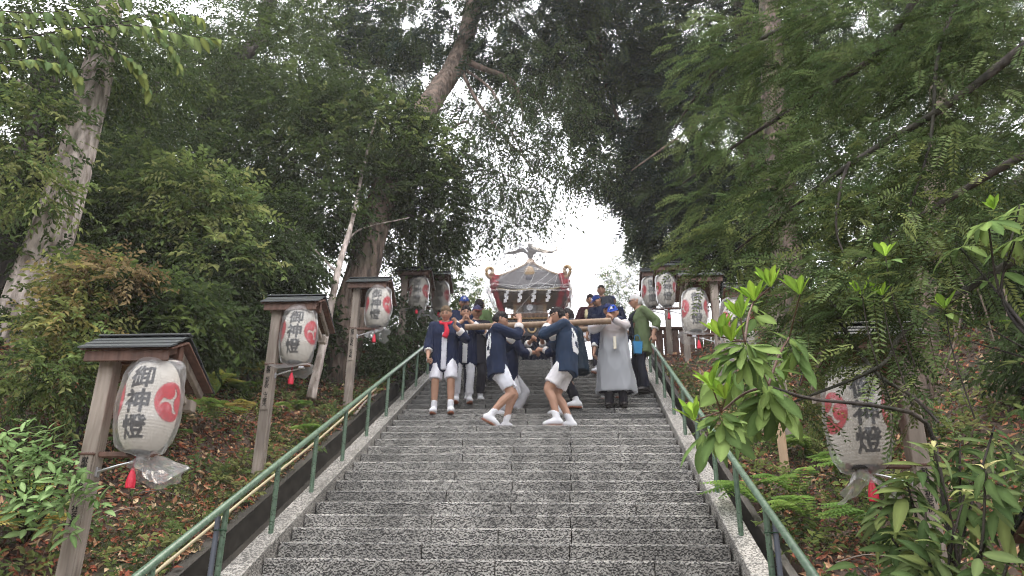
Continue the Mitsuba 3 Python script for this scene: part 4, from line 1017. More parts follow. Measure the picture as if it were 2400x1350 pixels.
person('person in dark glasses, navy coat and white shorts under the right half of the pole', -.13, 10.68, tread(13), 168, 1.82,
       dict(pel=(-.02, 0, .485), chest=(-.03, 0, .69), neck=(-.035, 0, .80), head=(.05, 0, .885), hp=16, twist=-6, aL=(.045, .055, .05), aR=(-.035, -.055, .05), kL=(1, .08, .1), kR=(1, -.05, .1),
            wL=(.10, .03, .825), eL=(.4, .6, -.8), wR=(.12, -.06, .81), eR=(.5, -.5, -.7), hdL=(.2, -.2, 1), hnL=(-.3, -1, 0), curl=.8),
       topcol=NAVY2, emblem=True, hem_len=.07, legcol=(0.66, 0.64, 0.66), glasses=True, seed=4, edge=.026, shorts_len=.78)
person('fair-haired young person with red scarf, navy coat and shiny white shorts by the left handrail', -1.92, 11.22, tread(15), -84, 1.69,
       dict(hy=-8, hp=14, aL=(.03, .075, .05), aR=(.0, -.07, .05), wR=(.10, -.135, .50), wL=(.15, .085, .765), eL=(.1, .7, -.8), hdL=(.1, .3, 1), hnL=(.1, -1, .2), curl=.7),
       topcol=NAVY, hair='short', haircol=(0.11, 0.075, 0.045), scarf=(0.48, 0.03, 0.05), inner=(0.5, 0.5, 0.55), legcol=(0.56, 0.55, 0.60), silk=True, seed=5, edge=.026, shorts_len=.95)
person('dark-haired person with both hands at the mouth just behind the fair-haired one', -1.70, 11.75, tread(17), -78, 1.60,
       dict(hp=10, wR=(.125, -.03, .80), wL=(.125, .03, .80), eR=(.3, -.8, -.7), eL=(.3, .8, -.7), hdL=(.2, -.35, 1), hdR=(.2, .35, 1), curl=.7), topcol=NAVY, legs='trousers', legcol=WHITE, inner=(0.5, 0.5, 0.52), seed=6)
person('person in a brown brimmed cap at the back of the left group', -1.60, 12.3, tread(18), -75, 1.66, dict(hp=12, wR=(.12, -.05, .74), wL=(.13, .04, .72)), topcol=(0.03, 0.03, 0.04), cap=dict(col=(0.06, 0.06, 0.12), bcol=(0.25, 0.07, 0.05)), legs='trousers', legcol=(0.03, 0.03, 0.04), seed=7, edge=.036)
person('person in a blue cap whose face is hidden by the fair-haired one', -1.86, 12.62, tread(20), -80, 1.66, dict(hp=15), topcol=NAVY, cap=dict(col=(0.03, 0.06, 0.22), mark=True), legs='trousers', legcol=(0.03, 0.03, 0.04), seed=8, edge=.036)
person('person in green coat seen from behind with round black hair, topmost of the left group', -1.68, 13.15, tread(21), 75, 1.70, dict(), topcol=GREEN, hair='long', legs='trousers', legcol=(0.03, 0.03, 0.04), seed=9, edge=.036, cuffs=False)
P6 = at(1138, 760, 17.2)
person('small distant person in dark cap and olive coat behind the left pole ends', float(P6[0]), 17.2, ZTOP, -85, 1.62, dict(), top='coat', topcol=(0.09, 0.105, 0.05), cap=dict(col=(0.03, 0.045, 0.12)), legs='trousers', legcol=(0.085, 0.10, 0.05), feet='shoe', seed=10, edge=.04, cuffs=False)
person('bearer in navy coat and long white trousers behind the left front bearer', -.93, 11.42, tread(15), 8, 1.62,
       dict(pel=(-.02, 0, .45), chest=(.0, 0, .65), neck=(.02, 0, .755), head=(.06, 0, .835), aR=(-.13, -.05, .05), aL=(.03, .06, .05), wR=(.21, -.08, .60), eR=(-.2, -.6, -.8), wL=(.2, .1, .78), curl=.7), topcol=NAVY, legs='trousers', legcol=WHITE, seed=12, edge=.034)
person('bearer in navy coat and black trousers right behind the one with glasses', .05, 11.5, tread(16), 176, 1.68,
       dict(pel=(-.02, 0, .48), chest=(.01, 0, .68), neck=(.04, 0, .785), head=(.08, 0, .865), hp=8, wL=(.18, .05, .78), eL=(.3, .5, -.8), wR=(.18, -.05, .78), curl=.7), topcol=(0.018, 0.03, 0.045), legs='trousers', legcol=(0.02, 0.02, 0.026), seed=13, edge=.034)
person('bearer with white shirt and bare forearm left of the one with glasses, face hidden', -.21, 11.35, tread(15), 178, 1.58,
       dict(pel=(-.02, 0, .47), chest=(.0, 0, .66), neck=(.02, 0, .765), head=(.05, 0, .845), wL=(.17, .06, .63), eL=(-.2, .5, -.8), wR=(.17, -.05, .77), curl=.6), topcol=NAVY, legs='shorts', legcol=WHITE, inner=WHITE, seed=14, edge=.034)
person('person in blue cap and translucent white raincoat with both hands at the mouth', .62, 11.52, tread(16), -96, 1.64,
       dict(hy=-6, hp=18, head=(.045, 0, .90), wR=(.135, -.05, .80), wL=(.13, .0, .81), eR=(.15, -.9, -.55), eL=(.2, .9, -.55), hdR=(.15, .45, .9), hdL=(.15, -.45, .9), curl=.75), top='rain', legs='trousers', legcol=(0.025, 0.024, 0.03), feet='shoe', cap=dict(col=(0.025, 0.07, 0.36), mark=True), seed=15, edge=.028, hair='short')
person('person in dark blue cap peering from behind the raincoat', .60, 12.2, tread(18), -110, 1.62, dict(hp=8), topcol=NAVY, cap=dict(col=(0.02, 0.03, 0.10)), legs='trousers', legcol=(0.03, 0.03, 0.04), seed=16, edge=.036)
person('bareheaded person with cream towel round the neck stepping down in white trousers', .36, 14.75, tread(27), -100, 1.66,
       dict(aL=(.02, .07, .05), aR=(-.02, -.07, .05), pel=(-.06, 0, .40), chest=(-.04, 0, .60), neck=(-.02, 0, .71), head=(.01, 0, .80), hp=10, wR=(.12, -.12, .45), kL=(1, .5, 0), kR=(1, -.5, 0)), topcol=(0.05, 0.02, 0.025), towel=(0.55, 0.47, 0.30), inner=WHITE, hem_len=.03, legs='trousers', legcol=(0.6, 0.59, 0.61), seed=17, edge=.034)
person('person in blue cap looking down between the cream towel and the raincoat', .50, 13.75, tread(24), -120, 1.50, dict(hp=30, hy=-25, head=(.06, 0, .90)), topcol=NAVY, cap=dict(col=(0.025, 0.05, 0.20), mark=True), legs='trousers', legcol=(0.05, 0.05, 0.06), seed=18, edge=.034)
person('dark-haired person whose head shows above the blue cap, right of the towel', .60, 15.35, ZTOP, -95, 1.60, dict(), topcol=(0.04, 0.045, 0.06), legs='trousers', legcol=(0.03, 0.03, 0.04), feet='shoe', seed=19, edge=.04)
person('person in dark blue cap standing highest at the right of the stair head', .86, 16.1, ZTOP, -100, 1.64, dict(), topcol=NAVY, cap=dict(col=(0.02, 0.035, 0.13)), legs='trousers', legcol=(0.03, 0.03, 0.04), feet='shoe', skin=.75, seed=20, edge=.04)
person('white-haired person in green coat and glasses with a hand on the right handrail', 1.10, 12.42, tread(19), 200, 1.72,
       dict(hy=-12, hp=4, wL=(-.06, .15, .545), eL=(-.9, .25, -.1), wR=(.12, -.08, .62), hdL=(-.1, .2, -1)), topcol=(0.105, 0.14, 0.068), hair='white', haircol=(0.42, 0.41, 0.40), glasses=True, collar=(0.02, 0.022, 0.03), legs='trousers', legcol=(0.022, 0.024, 0.036), feet='shoe', seed=21, edge=.028)
bag = thing('shoulder_bag', 'bright blue bag held low between the raincoat and the white-haired person', 'bag')
bc = at(1494, 815, 12.2)
put('bag_body', crumple_box := move(hullm([[sx * .07 * (1 + .15 * sz), sy * .03, sz * .10] for sx in (-1, 1) for sy in (-1, 1) for sz in (-1, 1)]), rotz(.3), bc), 'm_satin', bag, color=(0.02, 0.20, 0.42))
put('bag_handle', tube(spline([bc + [-.05, 0, .1], bc + [-.03, 0, .2], bc + [.03, 0, .2], bc + [.05, 0, .1]], 12), .006, 6), 'm_satin', bag, color=(0.02, 0.15, 0.33))
# ------------------------------------------------------------------ plants: leaves
class Leaves:
    """Collects leaves (each a folded blade of two or more faces) and writes them as one mesh."""
    def __init__(self):
        self.v, self.f, self.c, self.n = [], [], [], 0
    def add(self, v, f, c):
        self.v.append(v); self.f.append(f + self.n); self.c.append(c); self.n += len(v)
    def write(self, name, m, parent=None, **t):
        if not self.v:
            return None
        return put(name, (np.vstack(self.v), np.vstack(self.f)), m, parent, color=np.vstack(self.c), kind='stuff', **t)
def blades(L, base, d, up, length, width, col, fold=.25, tip=.62):
    """Folded kite-shaped leaves: base, two sides, tip."""
    n = len(base)
    d = unit(d); s = unit(np.cross(d, up)); w = np.cross(s, d)
    length = np.broadcast_to(length, (n,))[:, None]; width = np.broadcast_to(width, (n,))[:, None]
    mid = base + d * length * .45
    v = np.stack([base, mid + s * width * .5 + w * width * fold, base + d * length - w * length * .10, mid - s * width * .5 + w * width * fold], 1).reshape(-1, 3)
    o = np.arange(n)[:, None] * 4
    f = np.concatenate([o + [0, 1, 2], o + [0, 2, 3]], 0)
    L.add(v, f, np.repeat(col, 4, 0))
def sprays(L, rng, P, D, nleaf, slen, leaf, wid, cols, droop=.3, var=.22, alt=True, lift=.0, fold=.25, twig=.002):
    """Twigs at P along D with leaves on both sides."""
    N = len(P)
    if N == 0:
        return
    D = unit(D)
    up = np.tile([0, 0, 1.0], (N, 1)) + rng.normal(0, .25, (N, 3))
    S = unit(np.cross(D, up)); Nn = np.cross(S, D)
    t = (np.arange(nleaf) + .6) / nleaf
    sl = slen * rng.uniform(.7, 1.25, N)
    pos = P[:, None] + D[:, None] * (sl[:, None] * t)[..., None] + np.array([0, 0, -1.0]) * (droop * sl[:, None] * t**2 * .6)[..., None]
    side = np.where(np.arange(nleaf) % 2 == 0, 1.0, -1.0)
    ld = D[:, None] * rng.uniform(.35, .9, (N, nleaf, 1)) + S[:, None] * (side * rng.uniform(.6, 1.0, (N, nleaf)))[..., None] + Nn[:, None] * rng.normal(lift, .22, (N, nleaf, 1)) + np.array([0, 0, -1.0]) * (droop * rng.uniform(.3, 1.3, (N, nleaf)))[..., None]
    ln = Nn[:, None] + rng.normal(0, .35, (N, nleaf, 3))
    ci = np.asarray(cols, float)[rng.integers(0, len(cols), N)] * rng.uniform(1 - var, 1 + var, (N, 1))
    c = ci[:, None] * rng.uniform(1 - var, 1 + var, (N, nleaf, 1))
    sz = rng.uniform(.7, 1.2, N * nleaf)
    blades(L, pos.reshape(-1, 3), ld.reshape(-1, 3), ln.reshape(-1, 3), leaf * sz, wid * sz, c.reshape(-1, 3), fold)
    mid_, end_, w_ = pos[:, nleaf // 2], pos[:, -1], S * twig
    v = np.stack([P - w_, P + w_, mid_ + w_ * .8, end_, mid_ - w_ * .8], 1).reshape(-1, 3)
    o = np.arange(N)[:, None] * 5
    L.add(v, np.concatenate([o + [0, 1, 2], o + [0, 2, 4], o + [4, 2, 3]], 0), np.tile([[0.045, 0.04, 0.025]], (N * 5, 1)))
def needle_sprays(L, rng, P, D, npair, slen, nlen, nwid, cols, droop=.35, var=.2):
    """Flat two-ranked needle twigs; a needle is one slim face."""
    N = len(P)
    if N == 0:
        return
    D = unit(D)
    up = np.tile([0, 0, 1.0], (N, 1)) + rng.normal(0, .3, (N, 3))
    S = unit(np.cross(D, up)); Nn = np.cross(S, D)
    t = (np.arange(npair) + .5) / npair
    sl = slen * rng.uniform(.65, 1.25, N)
    pos = P[:, None] + D[:, None] * (sl[:, None] * t)[..., None] + np.array([0, 0, -1.0]) * (droop * sl[:, None] * t**2 * .5)[..., None]
    ci = np.asarray(cols, float)[rng.integers(0, len(cols), N)] * rng.uniform(1 - var, 1 + var, (N, 1))
    for sg in (-1, 1):
        d = unit(D[:, None] * rng.uniform(.35, .75, (N, npair, 1)) + S[:, None] * sg + Nn[:, None] * rng.normal(.05, .18, (N, npair, 1)) + np.array([0, 0, -.12]))
        l = nlen * rng.uniform(.75, 1.15, (N, npair, 1)) * (1 - .55 * np.abs(t - .42) ** 1.5 * 1.6)[None, :, None]
        w = unit(np.cross(d, Nn[:, None])) * nwid * .5
        b = pos
        v = np.stack([b, b + d * l * .5 + w, b + d * l, b + d * l * .5 - w], 2).reshape(-1, 3)
        o = np.arange(N * npair)[:, None] * 4
        f = np.concatenate([o + [0, 1, 2], o + [0, 2, 3]], 0)
        c = ci[:, None] * rng.uniform(.8, 1.2, (N, npair, 1))
        L.add(v, f, np.repeat(c.reshape(-1, 3), 4, 0))
    # the twig itself
    e = pos[:, -1]; w = S * .0022
    v = np.stack([P - w, P + w, e + w * .4, e - w * .4], 1).reshape(-1, 3)
    o = np.arange(N)[:, None] * 4
    L.add(v, np.concatenate([o + [0, 1, 2], o + [0, 2, 3]], 0), np.tile([[0.06, 0.06, 0.025]], (N * 4, 1)))
def blob_points(rng, C, R, n, shell=.55, gap=.0, fr=1.0, seed=0, down=-.15):
    """Points in an ellipsoid, thinned by noise so that the sky shows through in patches; with outward directions."""
    C, R = np.asarray(C, float), np.asarray(R, float)
    d = unit(rng.normal(0, 1, (int(n * 1.6) + 8, 3)))
    r = (shell ** 3 + (1 - shell ** 3) * rng.uniform(0, 1, len(d))) ** (1 / 3)
    q = d * r[:, None]
    lump = 1 + .35 * (meshkit.fbm(d * 2.2 + seed, 3, seed) - .5) * 2
    P = C + q * R * lump[:, None]
    if gap > 0:
        keep = meshkit.fbm(P * fr + seed * 3.1, 3, seed + 4) > gap
        P, d = P[keep], d[keep]
    P, d = P[:n], d[:n]
    D = unit(d * R / np.max(R)) * .8 + rng.normal(0, .45, P.shape) + [0, 0, down]
    return P, D
def pxr(px, py, Y, rx, ry, rd):
    """An ellipsoid centred on a pixel's ray at y = Y; rx, ry given in photograph pixels, rd in metres along y."""
    c = at(px, py, Y); s = float(c @ FW) / FPX
    return c, np.array([rx * s, rd, ry * s])
def limb(P, r0, r1, m, parent, name='limb', n=24, sides=9, rough=.18, seed=0, **t):
    P = spline(P, n)
    return put(name, tube(P, np.linspace(r0, r1, n), sides, rough=rough, seed=seed), m, parent, smooth=True, **t)
# leaf colours (reflectance)
DK = [(0.050, 0.072, 0.031), (0.060, 0.086, 0.036), (0.072, 0.100, 0.046)]
MID = [(0.088, 0.125, 0.042), (0.115, 0.155, 0.050), (0.066, 0.100, 0.040)]
LIME = [(0.178, 0.242, 0.083), (0.235, 0.286, 0.095), (0.128, 0.185, 0.07), (0.292, 0.317, 0.126)]
YEL = [(0.30, 0.28, 0.09), (0.22, 0.24, 0.08), (0.30, 0.24, 0.10), (0.14, 0.16, 0.055)]
BRN = [(0.22, 0.16, 0.085), (0.27, 0.21, 0.11), (0.19, 0.14, 0.07)]
YEW = [(0.076, 0.117, 0.05), (0.098, 0.143, 0.064), (0.127, 0.172, 0.076), (0.058, 0.094, 0.048), (0.069, 0.101, 0.063)]
BLU = [(0.034, 0.052, 0.042), (0.046, 0.066, 0.052), (0.028, 0.043, 0.033)]

def leafy(name, label, cat_, blobs, trunk=None, style=None, seed=1, dens=1.0, group=None, bark='m_bark_dark', limbs=()):
    """A tree or shrub: trunk and limbs of bark, and a crown of leaf sprays in the given ellipsoids."""
    rng = np.random.default_rng(seed)
    k = thing(name, label, cat_, group)
    st = dict(nleaf=9, slen=.34, leaf=.10, wid=.036, cols=MID, droop=.45, shell=.45, gap=.42, fr=.9, needles=False, lift=0.0, down=-.15)
    st.update(style or {})
    if trunk is not None:
        P, r0, r1 = trunk
        limb(P, r0, r1, bark, k, 'trunk' if cat_ != 'shrub' else 'stem', n=36 if cat_ != 'shrub' else 12, sides=14 if cat_ != 'shrub' else 7, seed=seed)
    for i, (P, r0, r1) in enumerate(limbs):
        limb(P, r0, r1, bark, k, 'limb', seed=seed + i)
    L = Leaves()
    for b in blobs:
        (C, R), n = pxr(*b[:6]), int(b[6] * dens * (.72 if cat_ == 'tree' else .8))
        s2 = dict(st); s2.update(b[7] if len(b) > 7 else {})
        Pp, Dd = blob_points(rng, C, R, n, s2['shell'], s2['gap'], s2['fr'], seed + int(b[0]) % 97, s2['down'])
        if s2['needles']:
            needle_sprays(L, rng, Pp, Dd, s2['nleaf'], s2['slen'], s2['leaf'], s2['wid'], s2['cols'], s2['droop'])
        else:
            sprays(L, rng, Pp, Dd, s2['nleaf'], s2['slen'], s2['leaf'], s2['wid'], s2['cols'], s2['droop'], lift=s2['lift'], twig=s2.get('twig', .002))
    L.write('crown', 'm_needle' if st['needles'] else 'm_leaf', k)
    return k
SM = dict(leaf=.115, wid=.050, slen=.36, nleaf=9)
# --- left side, from the back to the front
leafy('broadleaf_tree', 'dense dark evergreen tree filling the upper left behind the forked trunk', 'tree',
      [(560, 60, 19, 330, 170, 2.5, 1500, dict(gap=.5)), (330, 240, 18, 300, 200, 2.5, 1500, dict(gap=.44)), (760, 160, 20, 240, 190, 2.5, 1300, dict(gap=.49)), (480, 330, 17, 320, 180, 2.5, 1500, dict(gap=.38)), (120, 330, 17, 260, 260, 2.5, 1200), (440, 200, 15, 200, 150, 1.2, 700, dict(gap=.46)), (620, 60, 15.5, 180, 110, 1.2, 420, dict(gap=.51)), (720, 120, 15.5, 150, 120, 1.2, 380, dict(gap=.51)), (430, 420, 14.5, 200, 110, 1.0, 600), (860, 60, 19, 160, 110, 1.6, 700, dict(gap=.48))],
      trunk=([at(430, 760, 18), at(470, 420, 18), at(520, 170, 18), at(600, 100, 18), at(650, -60, 18)], .36, .17), style=dict(cols=DK + MID, **SM), seed=21, dens=1.5,
      limbs=[([at(505, 215, 18), at(580, 130, 17.8), at(690, 60, 17.5)], .2, .07), ([at(600, 180, 17), at(660, 200, 16.8), at(720, 240, 16.5)], .07, .03), ([at(300, 480, 15), at(330, 300, 15), at(370, 190, 15)], .16, .1)])
leafy('cedar_tree', 'tall cedar with a leaning brown trunk beside the stairs, left of the white sky', 'tree',
      [(1010, 40, 19.2, 230, 150, 1.4, 850, dict(gap=.47)), (960, 60, 16.2, 70, 110, .5, 110), (1170, 20, 16.3, 60, 90, .5, 90), (1230, 60, 17.5, 230, 120, 2.0, 800, dict(gap=.47)), (1190, 190, 17, 150, 90, 1.6, 260, dict(gap=.5)), (900, 170, 18, 120, 130, 2.0, 350, dict(gap=.5)), (1400, 120, 18, 180, 170, 2.0, 700, dict(gap=.5)), (1440, 290, 18, 110, 150, 1.8, 380, dict(gap=.5))],
      trunk=([at(765, 950, 12.6), at(800, 830, 12.7), at(850, 640, 12.9), at(905, 440, 13.5), at(1000, 255, 15.4), at(1062, 160, 16.6), at(1100, 60, 17.2), at(1118, -80, 17.6)], .34, .21), bark='m_bark_brown',
      style=dict(needles=True, cols=BLU + DK, nleaf=8, slen=.46, leaf=.17, wid=.052, droop=.7, down=-.5), seed=22, dens=1.6,
      limbs=[([at(1085, 140, 17.1), at(1130, 160, 16.5), at(1200, 190, 15.8), at(1225, 260, 15.5)], .10, .03), ([at(1075, 150, 17.0), at(1120, 240, 15.8), at(1190, 330, 15), at(1290, 430, 14.6)], .05, .012), ([at(1085, 160, 17), at(1150, 210, 15.8), at(1200, 310, 15.2), at(1250, 410, 15)], .04, .012),
             ([at(1400, 60, 18), at(1420, 200, 18), at(1470, 330, 18)], .08, .03), ([at(1060, 300, 15.5), at(1090, 285, 15.2), at(1110, 300, 15)], .035, .012)])
leafy('hanging_branch_tree', 'thin tree whose sparse hanging twigs show dark against the white sky', 'tree',
      [(1130, 330, 14.6, 110, 110, 1.0, 190), (1210, 380, 14.4, 120, 120, 1.0, 210), (1250, 300, 14.5, 110, 90, .8, 130), (1130, 470, 14, 110, 80, .9, 220), (1200, 520, 13.6, 90, 50, .7, 90), (1330, 400, 14, 90, 50, .7, 60), (1280, 250, 15, 120, 70, .8, 120), (1350, 330, 15, 90, 90, .8, 130), (1300, 170, 15.5, 110, 80, .8, 170), (1390, 390, 15, 70, 50, .7, 70)],
      style=dict(cols=DK, gap=.0, shell=.1, leaf=.092, wid=.038, slen=.55, nleaf=10, droop=.7, twig=.006), seed=23, dens=1.3, bark='m_bark_dark',
      trunk=([at(985, 640, 14.8), at(1000, 520, 14.8), at(1040, 420, 14.7), at(1100, 330, 14.6)], .06, .02),
      limbs=[([at(1090, 480, 14.2), at(1150, 500, 13.9), at(1220, 530, 13.6)], .02, .006), ([at(1040, 420, 14.7), at(1130, 400, 14.5), at(1220, 420, 14.2)], .025, .008), ([at(1225, 260, 14.8), at(1222, 330, 14.6), at(1215, 390, 14.4)], .015, .006)])
leafy('broadleaf_tree', 'bushy bright-tipped evergreen tree in front of the leaning cedar trunk', 'tree',
      [(700, 330, 13.5, 170, 170, 1.4, 1150), (860, 300, 13.6, 150, 100, 1.3, 700), (980, 380, 13.8, 120, 100, 1.2, 520), (780, 430, 13.2, 180, 130, 1.4, 850), (1010, 480, 13.8, 100, 120, 1.1, 560), (960, 540, 14.6, 110, 80, .9, 420), (620, 180, 14, 180, 130, 1.4, 700, dict(gap=.48)), (800, 200, 14, 90, 60, .9, 220, dict(gap=.5)),
       (880, 300, 12.9, 130, 70, .6, 210, dict(cols=LIME, leaf=.07, slen=.2, lift=.35)), (740, 300, 12.9, 120, 110, .6, 130, dict(cols=LIME, leaf=.07, slen=.2, lift=.35)), (1000, 350, 13, 80, 60, .5, 60, dict(cols=LIME, leaf=.07, slen=.2, lift=.35))],
      trunk=([at(860, 740, 13.9), at(870, 560, 13.8), at(830, 420, 13.6), at(800, 300, 13.5)], .13, .05), style=dict(cols=DK + MID[:2], gap=.43, **SM), seed=24, dens=1.2,
      limbs=[([at(850, 520, 13.7), at(930, 500, 13.5), at(1010, 520, 13.4)], .05, .015), ([at(850, 480, 13.7), at(760, 420, 13.3), at(690, 380, 13.1)], .05, .015)])
leafy('slender_tree', 'slim pale trunk with ivy patches, rising beside the second left lantern', 'tree',
      [(740, 520, 12.2, 130, 70, .9, 330), (640, 560, 12.0, 120, 90, .9, 380), (790, 500, 12.3, 60, 60, .6, 130), (775, 700, 11.2, 14, 60, .12, 40, dict(leaf=.05, wid=.035, slen=.08, nleaf=5, gap=0)), (755, 820, 11.2, 12, 60, .1, 50, dict(leaf=.05, wid=.035, slen=.08, nleaf=5, gap=0))],
      trunk=([at(728, 935, 11.0), at(752, 830, 11.1), at(775, 720, 11.2), at(795, 620, 11.4), at(825, 520, 11.8), at(850, 400, 12.6), at(880, 280, 13.4)], .075, .02), bark='m_bark_pale', style=dict(cols=DK + MID, gap=.42, **SM), seed=25,
      limbs=[([at(790, 640, 11.4), at(710, 560, 11.6), at(640, 510, 11.9)], .02, .008), ([at(800, 600, 11.5), at(840, 540, 12.2), at(960, 510, 12.6)], .02, .008)])
HILL = [
    ('leafy evergreen shrub with yellow-green tips in the middle of the left hillside', [(420, 500, 10.8, 170, 120, .9, 800), (430, 460, 10.2, 150, 90, .5, 330, dict(cols=LIME)), (330, 560, 10.4, 110, 90, .6, 330), (520, 530, 10.4, 100, 80, .5, 260, dict(cols=LIME))], MID + LIME[:1]),
    ('dark leafy shrub right above the roof of the nearest left lantern', [(330, 720, 7.6, 120, 70, .5, 360), (420, 760, 7.8, 120, 70, .5, 360), (250, 700, 7.8, 90, 90, .5, 260)], DK + MID),
    ('shrub turning yellow and brown on the left hillside', [(220, 700, 7.2, 90, 80, .5, 260, dict(cols=YEL)), (255, 660, 7.0, 90, 45, .3, 130, dict(cols=BRN)), (170, 780, 6.8, 80, 70, .4, 220, dict(cols=YEL + LIME)), (130, 880, 6.6, 80, 60, .4, 200, dict(cols=LIME + MID))], YEL),
    ('dark shrub behind the roof of the second left lantern', [(600, 640, 10.6, 130, 80, .7, 520), (530, 620, 10.0, 120, 60, .4, 200, dict(cols=LIME + MID)), (670, 620, 11.2, 90, 60, .6, 280), (500, 740, 10.0, 120, 90, .6, 480)], DK),
    ('dark low shrub between the first and second left lanterns', [(520, 790, 11.0, 100, 55, .6, 330), (440, 790, 10.2, 80, 50, .5, 240), (580, 770, 11.6, 70, 70, .5, 240)], DK),
    ('shrub with small glossy leaves under the third left lantern', [(830, 830, 13.2, 120, 70, .7, 420), (930, 790, 14.6, 70, 90, .6, 330), (735, 780, 12.0, 50, 80, .4, 160)], DK),
    ('dense shrub at the left edge below the pale trunk', [(60, 640, 9.4, 130, 130, .9, 480), (40, 480, 9.8, 140, 120, .9, 420), (200, 500, 11, 130, 130, .9, 520)], DK + MID),
    ('bush with bright leaves behind the head of the left handrail', [(960, 750, 16.2, 60, 60, .6, 260), (1010, 700, 17, 60, 70, .6, 260), (1010, 610, 17.5, 80, 50, .7, 260, dict(cols=DK))], MID),
    ('shrub filling the gap between pale trunk and yellow-green shrub', [(250, 420, 12, 150, 110, 1.0, 650), (380, 370, 13, 170, 100, 1.0, 650), (560, 430, 13, 140, 100, 1.0, 600)], DK + MID),
]
for i, (lab, bl, cols) in enumerate(HILL):
    c = at(*bl[0][:3]); g = np.array([c[0], c[1] + .2, float(ground(c[0], c[1] + .2)) - .1])
    leafy('evergreen_shrub', lab, 'shrub', bl, trunk=([g, (g + c) / 2 + [.1, 0, 0], c], .035, .012), style=dict(cols=cols, gap=.36, **(SM if i != 2 else dict(leaf=.075, wid=.032, slen=.3, nleaf=11))), seed=40 + i,
          limbs=[([(g + c) / 2 + [.1, 0, 0], at(*b[:3])], .018, .006) for b in bl[1:]])
for i, (lab, bl) in enumerate([
    ('dark shrub high on the right bank behind the hanging dry stems', [(2300, 560, 10.5, 160, 110, .9, 520), (2400, 620, 9.5, 130, 90, .8, 380), (2180, 520, 11.5, 120, 90, .9, 380)]),
    ('dark shrub on the right bank between the brown trunk and the pale-barked trunk', [(2010, 660, 11.5, 110, 90, .8, 380), (1950, 740, 11, 80, 60, .6, 220), (2080, 740, 10.5, 80, 60, .6, 220)]),
    ('dark shrub at the right edge above the leaf litter', [(2520, 640, 8.5, 150, 120, .9, 420), (2620, 760, 7.5, 150, 120, .9, 420), (2480, 820, 7.0, 90, 60, .5, 160)])]):
    c = at(*bl[0][:3]); g = np.array([c[0], c[1] + .2, float(ground(c[0], c[1] + .2)) - .1])
    leafy('evergreen_shrub', lab, 'shrub', bl, trunk=([g, (g + c) / 2 + [.1, 0, 0], c], .035, .012), style=dict(cols=DK + MID[2:], gap=.36, **SM), seed=90 + i, limbs=[([(g + c) / 2 + [.1, 0, 0], at(*b[:3])], .018, .006) for b in bl[1:]])
leafy('young_tree', 'small bright leafy tree seen through the gap left of the portable shrine', 'tree',
      [(1100, 720, 19, 55, 60, .8, 240), (1075, 680, 19, 40, 40, .6, 120), (1140, 700, 19.4, 30, 50, .6, 90), (1105, 825, 19, 40, 25, .5, 90)], trunk=([at(1100, 850, 19), at(1102, 780, 19), at(1098, 710, 19)], .04, .015), style=dict(cols=LIME + MID, gap=.42, leaf=.09, wid=.035, slen=.3), seed=61)
leafy('young_tree', 'bright leafy tree behind the heads at the right of the stair head', 'tree',
      [(1480, 660, 20, 70, 60, .9, 360), (1520, 600, 20, 60, 70, .9, 330), (1450, 690, 20, 40, 40, .6, 120), (1560, 570, 20.5, 70, 70, .9, 300)], trunk=([at(1500, 840, 20), at(1500, 740, 20), at(1510, 620, 20)], .08, .03), style=dict(cols=MID + LIME, gap=.40, leaf=.085, wid=.03, slen=.3), seed=62)
# --- pale big trunk and its darker neighbour at the left edge
leafy('camphor_tree', 'big tree with rough pale trunk near the left edge', 'tree',
      [(140, 150, 9.0, 190, 120, 1.0, 420), (330, 150, 9.5, 140, 110, .9, 300), (90, 320, 8.6, 120, 90, .7, 220, dict(cols=LIME + MID)), (40, 430, 8.2, 110, 60, .5, 120, dict(cols=LIME)), (130, 470, 8.4, 70, 60, .1, 30, dict(cols=LIME)), (60, 720, 8.4, 60, 60, .2, 60, dict(leaf=.06, wid=.04, slen=.12, nleaf=6, gap=0)), (30, 800, 8.3, 50, 60, .2, 60, dict(leaf=.06, wid=.04, slen=.12, nleaf=6, gap=0)), (150, 600, 8.5, 40, 50, .2, 40, dict(leaf=.06, wid=.04, slen=.12, nleaf=6, gap=0))],
      trunk=([at(-20, 1010, 8.7), at(30, 830, 8.8), at(95, 620, 8.9), at(160, 430, 9.0), at(200, 280, 9.1), at(235, 130, 9.2), at(270, -60, 9.4)], .33, .17), bark='m_bark_pale', style=dict(cols=MID + DK, gap=.42, leaf=.11, wid=.045, slen=.36), seed=63, dens=1.3,
      limbs=[([at(190, 330, 9.1), at(120, 250, 8.9), at(40, 190, 8.6)], .09, .04), ([at(60, 700, 8.85), at(20, 760, 8.7), at(-30, 810, 8.5)], .05, .03)])
leafy('dark_trunk_tree', 'dark thick trunk at the left edge behind the pale one', 'tree', [(0, 250, 9.6, 140, 130, .8, 260), (60, 60, 9.8, 200, 120, 1.0, 380)],
      trunk=([at(-60, 1000, 9.6), at(-10, 760, 9.6), at(30, 560, 9.6), at(85, 330, 9.7), at(110, 150, 9.8)], .34, .2), style=dict(cols=DK, gap=.42, leaf=.11, wid=.045), seed=64, dens=1.3)
